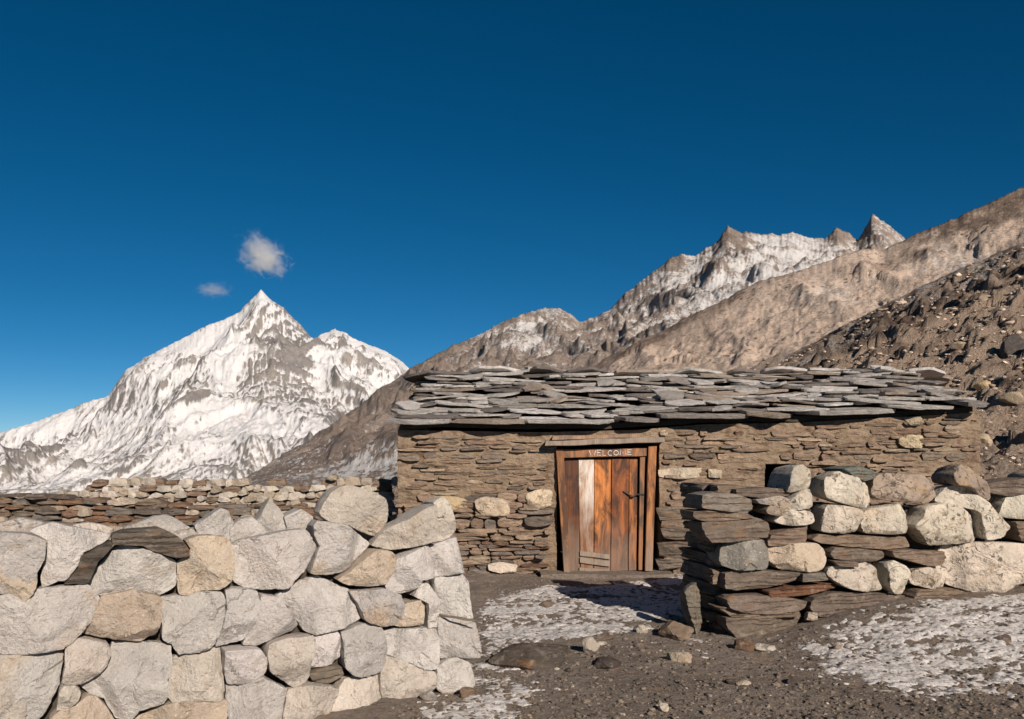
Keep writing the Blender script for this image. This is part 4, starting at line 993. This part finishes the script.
GLY = {'W': [[(0, 1), (.25, 0), (.5, .7), (.75, 0), (1, 1)]], 'E': [[(.9, 1), (0, 1), (0, 0), (.9, 0)], [(0, .52), (.75, .52)]], 'L': [[(0, 1), (0, 0), (.85, 0)]],
       'C': [[(.9, .85), (.55, 1), (.15, .85), (0, .5), (.15, .15), (.55, 0), (.9, .12)]], 'O': [[(.5, 1), (.1, .8), (0, .5), (.1, .2), (.5, 0), (.9, .2), (1, .5), (.9, .8), (.5, 1)]],
       'M': [[(0, 0), (.1, 1), (.5, .3), (.9, 1), (1, 0)]]}
mb = MB(); x = 589.0; R = random.Random(3)
for ch, wdt, dy in zip('WELCOME', (6.6, 4.2, 3.6, 4.2, 4.8, 6.0, 4.4), (.1, 0, .3, .4, .3, .0, -.2)):
    for st in GLY[ch]:
        pts = [ray(x + a * wdt, 455.4 + dy - b * 5.0 - (x - 589) * .012 + R.uniform(-.12, .12), 11.337) for a, b in st]
        v, f = tube(pts, .0052, 5); mb.add(v, f)
    x += wdt + 1.5
mb.build('lettering', mat_plain('white_chalk_paint', (.62, .60, .58), .8, .15), head, dl, col=False)
# step of packed earth and stone under the door
v, f = boxv(.35, 2.0, 11.05, 11.6, -.1, .045)
bm = bmesh.new(); vs = [bm.verts.new(p) for p in v]; [bm.faces.new([vs[i] for i in q]) for q in f]
bmesh.ops.subdivide_edges(bm, edges=bm.edges, cuts=9, use_grid_fill=True)
for q in bm.verts: q.co += Vector((.03 * mnoise.noise(q.co * 3), .05 * mnoise.noise(q.co * 2.2 + Vector((5, 0, 0))), .025 * mnoise.noise(q.co * 4 + Vector((0, 7, 0)))))
V = [tuple(q.co - dl) for q in bm.verts]; ff = [[q.index for q in p.verts] for p in bm.faces]; bm.verts.index_update(); ff = [[q.index for q in p.verts] for p in bm.faces]; bm.free()
mesh('threshold', V, ff, M_GROUND, hut, dl, smooth=60)

# ================================================================ low far walls left of the hut
def far_wall(plane, s0, s1, topfn, zb, label, cols, wr, hr, seed, group=None):
    p0 = plane.world([s0], [0], [0])[0]
    wl = empty('stone_wall', (float(p0[0]), float(p0[1]), 0), label, 'stone wall')
    R = random.Random(seed); z = zb; st = []
    while z < 1.6:
        h = R.uniform(*hr); s = s0
        while s < s1:
            wd = R.uniform(*wr); e = s + wd; m = (s + e) / 2; zz = z + R.uniform(-.02, .02)
            if zz + h * .6 < topfn(m):
                P = [(s, zz + R.uniform(0, .3) * h), (s + wd * .4, zz + R.uniform(-.1, .1) * h), (e, zz + R.uniform(0, .35) * h), (e - R.uniform(0, .2) * wd, zz + h * R.uniform(.8, 1.05)), (s + wd * .45, zz + h * R.uniform(.85, 1.15)), (s + R.uniform(0, .2) * wd, zz + h * R.uniform(.65, 1.0))]
                st.append((P, R.uniform(-.06, .05), cols[R.randint(0, len(cols) - 1)]))
            s = e + .003
        z += h * .95
    st.sort(key=lambda q: -(q[0][2][0] - q[0][0][0]) * (q[0][4][1] - q[0][1][1]) * (1.6 if q[0][4][1] > topfn(q[0][1][0]) - .35 else .3))
    mb = MB()
    for i, (P, pr, (sty, c)) in enumerate(st):
        if i < 100: laid('slab' if sty == 's' else 'stone', plane, P, wl, sty, c, seed * 7 + i, 0, .25, 20, pr, .002, fine=False)
        else:
            V, f = stone_geo(P, .25, sty, seed + i, 14, False, .002, pr); mb.add(plane.world(V[:, 0], V[:, 1], V[:, 2]).tolist(), f, tint(c))
    o = mb.build('small_stones', M_MAS, wl, tuple(p0), smooth=40); o['kind'] = 'stuff'
    core('rubble_fill', plane, wl, s0 + .05, s1 - .05, lambda s: topfn(s) - .12, -.5, -.1, -.6, 40, seed)
    return wl
FP = Plane(0, 12.3, 1, .04); FD = Plane(0, 10.9, 1, 0)
def line(plane, pts):
    q = [plane.hit(a, b) for a, b in pts]; return (lambda s: float(np.interp(s, [a for a, _ in q], [b for _, b in q])) + .05 * float(pn(s * 2.8, .3, 4))), q[0][0], q[-1][0]
tf, a, b = line(FP, [(-60, 500), (30, 497), (62, 493), (75, 489), (95, 483), (130, 480), (200, 479), (260, 481), (310, 483), (322, 477), (338, 473), (352, 479), (370, 479), (385, 476), (392, 478)])
PALE = [('g', (.48, .42, .34)), ('g', (.44, .38, .31)), ('g', (.52, .46, .39)), ('g', (.40, .33, .25)), ('s', (.20, .14, .10))]
far_wall(FP, a, b, tf, .62, 'low wall of small pale stones furthest back, left of the hut', PALE, (.08, .26), (.05, .105), 311)
tf, a, b = line(FD, [(-60, 500), (0, 497), (40, 494), (70, 498), (120, 501), (200, 501), (260, 504), (330, 506), (345, 510)])
DARK = [('s', (.17, .125, .09)), ('s', (.13, .105, .085)), ('s', (.19, .115, .075)), ('s', (.15, .13, .11)), ('g', (.42, .35, .27)), ('s', (.17, .125, .09)), ('g', (.36, .28, .20))]
far_wall(FD, a, b, tf, .45, 'low wall of brown and rust slate behind the granite wall', DARK, (.12, .36), (.045, .11), 411)

# ================================================================ loose rocks
def rock_geo(sx, sy, sz, seed, sub=3, planes=14, rough=.05, soft=.0):
    r = random.Random(seed); bm = bmesh.new(); bmesh.ops.create_icosphere(bm, subdivisions=sub, radius=1)
    pl = []
    for _ in range(planes):
        n = Vector((r.gauss(0, 1), r.gauss(0, 1), r.gauss(0, 1))).normalized(); pl.append((n, r.uniform(.62, .95)))
    V = []
    for q in bm.verts:
        d = q.co.normalized(); k = 1.05
        for n, b in pl:
            c = d.dot(n)
            if c > .05: k = min(k, b / c)
        k *= 1 + rough * mnoise.fractal(d * 2.3 + Vector((seed * 1.3, 0, 0)), .8, 2, 4)
        V.append((d.x * k * sx, d.y * k * sy, d.z * k * sz))
    f = [tuple(v.index for v in p.verts) for p in bm.faces]; bm.free(); return V, f
def rock(name, x, y, z, sx, sy, sz, style, color, seed, label, cat, rot=0., sub=4, group=None):
    V, f = rock_geo(sx, sy, sz, seed, sub)
    o = mesh(name, V, f, MATS[style], None, (x, y, z), smooth=32, color=color); o.rotation_euler = (0, 0, rot)
    return props(o, label, cat, group)
def grock(px, py, wpx, hpx, style, color, seed, label, cat='rock', rot=0., name='rock', squash=.8):
    """px, py: where its foot meets the ground; wpx, hpx: its size in the photograph"""
    x, y = onground(px, py); k = y / F
    rock(name, x, y + wpx * k * .3, float(gz(x, y)) + hpx * k * .28, wpx * k * .55, wpx * k * .55 * squash, hpx * k * .75, style, color, seed, label, cat, rot, group='loose stones on the dirt')
grock(532, 668, 84, 20, 's', (.085, .068, .055), 11, 'broad dark mound of rock half buried in the dirt before the door', 'rock', .2, 'mound')
grock(591, 652, 20, 13, 'g', (.42, .36, .29), 12, 'pale blocky stone just right of the dark mound of rock', 'stone')
grock(608, 668, 32, 8, 's', (.075, .06, .05), 13, 'flat dark stone lying in the dirt below the pale blocky stone', 'stone')
grock(678, 639, 32, 17, 's', (.19, .14, .10), 14, 'brown rock at the foot of the upright leaning slab', 'rock')
grock(643, 633, 13, 8, 'l', LI, 15, 'small pale stone at the edge of the shadow cast by the slate wall', 'stone')
grock(680, 664, 26, 11, 'l', (.40, .33, .25), 16, 'pale low stone in the dirt in front of the slate wall end', 'stone')
grock(664, 711, 11, 7, 'l', LIP, 17, 'small pale pebble alone near the bottom edge of the picture', 'pebble')
grock(733, 685, 14, 6, 's', (.06, .05, .04), 18, 'small black stone on the bare dirt right of the lone pebble', 'stone')
grock(745, 651, 22, 11, 's', (.16, .10, .065), 19, 'rust-brown stone against the foot of the slate wall corner', 'stone')
grock(768, 652, 22, 8, 'l', LI, 20, 'flat pale stone beside the rust-brown one at the slate wall foot', 'stone')
grock(744, 686, 14, 5, 'g', TAN, 21, 'tiny tan stone beside the small black stone on the dirt', 'stone')
grock(602, 645, 9, 4, 'l', LIP, 22, 'tiny white chip behind the pale blocky stone', 'stone')
grock(640, 648, 12, 5, 's', (.12, .09, .07), 23, 'small dark stone midway between the mound and the slate wall', 'stone')
grock(466, 697, 18, 8, 's', (.17, .12, .08), 24, 'brown stone at the foot of the granite wall end', 'stone')
grock(428, 700, 16, 9, 'g', (.20, .18, .16), 25, 'grey stone tucked at the base of the granite wall near its end', 'stone')
grock(547, 607, 14, 6, 's', (.17, .13, .10), 26, 'small brown stone in the middle of the snow before the door', 'stone')
grock(1006, 635, 18, 8, 's', (.11, .085, .07), 27, 'dark stone poking out of the snow at the right edge', 'stone')
grock(796, 684, 15, 6, 's', (.09, .07, .06), 28, 'little dark stone on the bare dirt just left of the right snow patch', 'stone')
# boulders lying on the hillside to the right of the hut
def on_hill(px, py, Y): return ray(px, py, Y)
HILLO = bpy.data.objects['hillside']
dg_v = np.array([v.co[:] for v in HILLO.data.vertices])
def hill_at(px, py):
    """the visible hillside point under a pixel"""
    q = dg_v[dg_v[:, 1] < 76]; a = CX + q[:, 0] / q[:, 1] * F; b = HZ - (q[:, 2] - CZ) / q[:, 1] * F
    d = (a - px) ** 2 + (b - py) ** 2; return Vector(q[int(np.argmin(d))].tolist())
for i, (px, py, wp, hp, st, c, lab) in enumerate([
    (1016, 352, 26, 30, 's', (.085, .075, .068), 'dark outcrop boulder at the right edge of the hillside'),
    (984, 386, 18, 11, 'l', (.46, .34, .20), 'tan boulder on the hillside just past the end of the roof'),
    (970, 372, 16, 11, 'g', (.36, .28, .19), 'small tan boulder above the roof end on the slope'),
    (1012, 397, 24, 14, 'g', (.40, .31, .21), 'broad tan boulder on the slope at the right edge'),
    (998, 418, 15, 9, 'g', (.33, .25, .17), 'brown boulder on the slope below the broad tan one'),
    (983, 441, 15, 12, 'l', (.42, .33, .22), 'pale boulder against the right end of the hut wall'),
    (906, 330, 18, 12, 'g', (.36, .27, .18), 'little tan boulder on the dark slope above the roof'),
    (1020, 441, 14, 16, 's', (.09, .075, .065), 'dark boulder on the snowy slope at the right edge'),
    (958, 346, 18, 8, 'g', (.34, .26, .18), 'flat tan boulder on the slope left of the dark outcrop'),
    (985, 300, 12, 8, 'g', (.30, .23, .16), 'small boulder high on the slope near its snowy crest')]):
    p = hill_at(px, py); k = p.y / F
    rock('boulder', p.x, p.y, p.z, wp * k * .55, wp * k * .5, hp * k * .6, st, c, 800 + i, lab, 'boulder', i * .7, 4, group='boulders on the hillside')
# uncountable rubble on the hillside and gravel on the ground
R = random.Random(12); protos = [rock_geo(1, .85, .7, s, 1, 9, .08) for s in range(12)]
protos2 = [rock_geo(1, .85, .7, s + 40, 2, 11, .08) for s in range(10)]
mb = MB(); cand = dg_v[(dg_v[:, 1] > 12.3) & (dg_v[:, 1] < 74) & (dg_v[:, 0] / dg_v[:, 1] > .22) & (dg_v[:, 0] / dg_v[:, 1] < .75)]
for i in range(17000):
    p = cand[R.randint(0, len(cand) - 1)]
    if R.random() > .55 + 1.1 * mnoise.noise((p[0] * .35, p[1] * .2, 3.)): continue
    s = p[1] / F * R.choice((1.0, 1.1, 1.3, 1.6, 2.0, 2.5, 3.1)) * R.uniform(.7, 1.3) * (1.6 if R.random() < .04 else 1)
    V, f = protos2[R.randint(0, 9)] if s * F / p[1] > 3.0 else protos[R.randint(0, 11)]
    a = R.uniform(0, 6.28); ca, sa = math.cos(a), math.sin(a); sq = R.uniform(.5, 1)
    u = R.random(); c = (.54, .41, .31) if u < .4 else (.34, .255, .195) if u < .7 else (.62, .52, .42) if u < .84 else (.11, .088, .072)
    mb.add([(p[0] + s * (x * ca - y * sa), p[1] + s * (x * sa + y * ca), p[2] + s * z * sq + s * .1) for x, y, z in V], f, tint(c, .2))
props(mb.build('rubble', M_MAS, smooth=40), kind='stuff')
mb = MB()
for i in range(9500):
    px = R.uniform(395, 1040); py = 560 + 165 * R.random() ** .6
    x, y = (px - CX) / F * (CZ * F / (py - HZ)), CZ * F / (py - HZ)
    if y > 11.2 or (x > 1.75 and y > 7.4 + (x - 1.6) * .25) or (x < -.3 and y > 5.9 + (x + .28) * .52): continue
    s = R.choice((.005, .006, .007, .009, .011, .014, .020)) * R.uniform(.7, 1.3)
    if R.random() < .02: s *= 1.8
    V, f = protos[R.randint(0, 11)]; a = R.uniform(0, 6.28); ca, sa = math.cos(a), math.sin(a); zg = float(gfine(x, y)); sq = R.uniform(.6, 1)
    u = R.random(); c = (.20, .16, .125) if u < .5 else (.11, .088, .072) if u < .72 else (.29, .235, .18) if u < .985 else (.46, .41, .34)
    mb.add([(x + s * (p * ca - q * sa), y + s * (p * sa + q * ca), zg + s * r * sq + s * .15) for p, q, r in V], f, tint(c, .2))
props(mb.build('gravel', M_MAS, smooth=40), kind='stuff')

# ================================================================ snow lying on the dirt
def poly_sd(P, X, Y):
    P = np.array(P); n = len(P); d = np.full(X.shape, 1e9); ins = np.zeros(X.shape, bool)
    for i in range(n):
        a = P[i]; b = P[(i + 1) % n]; e = b - a; w0 = X - a[0]; w1 = Y - a[1]
        t = np.clip((w0 * e[0] + w1 * e[1]) / (e @ e), 0, 1); d = np.minimum(d, np.hypot(w0 - t * e[0], w1 - t * e[1]))
        c = ((a[1] > Y) != (b[1] > Y)) & (X < (b[0] - a[0]) * (Y - a[1]) / (b[1] - a[1] + 1e-12) + a[0]); ins ^= c
    return np.where(ins, d, -d)
def snow_patch(polys, step, bias, kf, seed, th):
    P = [[onground(px, py) for px, py in pl] for pl in polys]
    al = np.vstack([np.array(p) for p in P]); xs = np.arange(al[:, 0].min() - .3, al[:, 0].max() + .3, step); ys = np.arange(al[:, 1].min() - .3, al[:, 1].max() + .3, step)
    X, Y = np.meshgrid(xs, ys); sd = np.max([poly_sd(p, X, Y) for p in P], 0)
    m = np.clip(sd / .30, -1.5, .6) + bias + .95 * fbm(X * 1.0, Y * 2.1, seed, 4, .6) + kf * fbm(X * 7, Y * 6, seed + 1, 4, .65) + .9 * kf * fbm(X * 17, Y * 12, seed + 2, 3, .6)
    t = np.clip(m, -1, 1.2); Z = gfine(X, Y) + np.where(t > 0, th * (1 - np.exp(-t * 2.2)) , t * .03) + .0015 * fbm(X * 30, Y * 30, seed + 4, 2) * (t > 0)
    mk = np.maximum.reduce([m[:-1, :-1], m[1:, :-1], m[:-1, 1:], m[1:, 1:]]) > -.08
    V = np.stack([X, Y, Z], -1).reshape(-1, 3); fc = np.array(gridfaces(len(ys), len(xs), mk)); us = np.unique(fc); mp = np.zeros(len(V), int); mp[us] = np.arange(len(us))
    o = mesh('snow', V[us].tolist(), mp[fc].tolist(), M_SNOW, smooth=180)
    return props(o, kind='stuff')
snow_patch([[(474, 602), (510, 592), (560, 584), (590, 586), (640, 582), (690, 572), (715, 578), (700, 600), (690, 613), (640, 626), (600, 638), (560, 646), (505, 655), (480, 655)],
            [(660, 640), (690, 634), (722, 640), (700, 655), (670, 652)]], .0135, -.30, .85, 5, .009)
snow_patch([[(476, 661), (498, 661), (488, 680), (530, 690), (512, 722), (480, 732), (372, 732), (420, 712), (478, 694)]], .0125, -.02, .95, 15, .009)
snow_patch([[(786, 642), (830, 624), (900, 613), (960, 599), (1050, 592), (1050, 682), (960, 690), (880, 690), (842, 674), (812, 660)]], .0125, -.20, 1.1, 8, .010)

# ================================================================ two small clouds above the peak
def cloud(px, py, wpx, hpx, Y, seed, dens, label, tilt):
    k = Y / F; c = ray(px, py, Y); bm = bmesh.new(); bmesh.ops.create_icosphere(bm, subdivisions=4, radius=1)
    V = []
    for q in bm.verts:
        d = q.co; r = 1 + .25 * mnoise.fractal(d * 1.6 + Vector((seed, 0, 0)), .8, 2, 4); V.append((d.x * r * wpx * k / 2, d.y * r * wpx * k * .4, d.z * r * hpx * k / 2))
    f = [tuple(v.index for v in p.verts) for p in bm.faces]; bm.free()
    m = bpy.data.materials.new('cloud_vapour'); m.use_nodes = True; t = m.node_tree; t.nodes.clear()
    out = t.nodes.new('ShaderNodeOutputMaterial'); pv = t.nodes.new('ShaderNodeVolumePrincipled'); pv.inputs['Color'].default_value = (.96, .95, .94, 1); pv.inputs['Anisotropy'].default_value = .1
    tc = t.nodes.new('ShaderNodeTexCoord')
    mp = t.nodes.new('ShaderNodeMapping'); mp.inputs['Scale'].default_value = (2 / (wpx * k), 2 / (wpx * k * .8), 2 / (hpx * k)); t.links.new(tc.outputs['Object'], mp.inputs['Vector'])
    n = t.nodes.new('ShaderNodeTexNoise'); n.inputs['Scale'].default_value = 2.7; n.inputs['Detail'].default_value = 8; n.inputs['Roughness'].default_value = .68; n.inputs['Distortion'].default_value = 1.0
    ad = t.nodes.new('ShaderNodeVectorMath'); ad.operation = 'ADD'; ad.inputs[1].default_value = (seed, seed * .3, 0); t.links.new(mp.outputs[0], ad.inputs[0]); t.links.new(ad.outputs[0], n.inputs['Vector'])
    ln = t.nodes.new('ShaderNodeVectorMath'); ln.operation = 'LENGTH'; t.links.new(mp.outputs[0], ln.inputs[0])
    r1 = t.nodes.new('ShaderNodeMapRange'); r1.inputs[1].default_value = .15; r1.inputs[2].default_value = 1.05; r1.inputs[3].default_value = .24; r1.inputs[4].default_value = -.26; t.links.new(ln.outputs['Value'], r1.inputs[0])
    a1 = t.nodes.new('ShaderNodeMath'); a1.operation = 'ADD'; t.links.new(n.outputs[0], a1.inputs[0]); t.links.new(r1.outputs[0], a1.inputs[1])
    r2 = t.nodes.new('ShaderNodeMapRange'); r2.inputs[1].default_value = .50; r2.inputs[2].default_value = .85; r2.inputs[3].default_value = 0; r2.inputs[4].default_value = dens / (wpx * k); t.links.new(a1.outputs[0], r2.inputs[0])
    t.links.new(r2.outputs[0], pv.inputs['Density']); t.links.new(pv.outputs[0], out.inputs['Volume'])
    o = mesh('cloud', V, f, m, None, c, smooth=180); o.rotation_euler = (0, tilt, 0)
    return props(o, label, 'cloud')
cloud(263, 256, 86, 60, 5200, 4.3, 11, 'larger puffy white cloud just above the snow peak', .62)
cloud(214, 290, 56, 26, 5200, 8.0, 2.6, 'fainter small wisp of cloud left of the snow peak', .0)
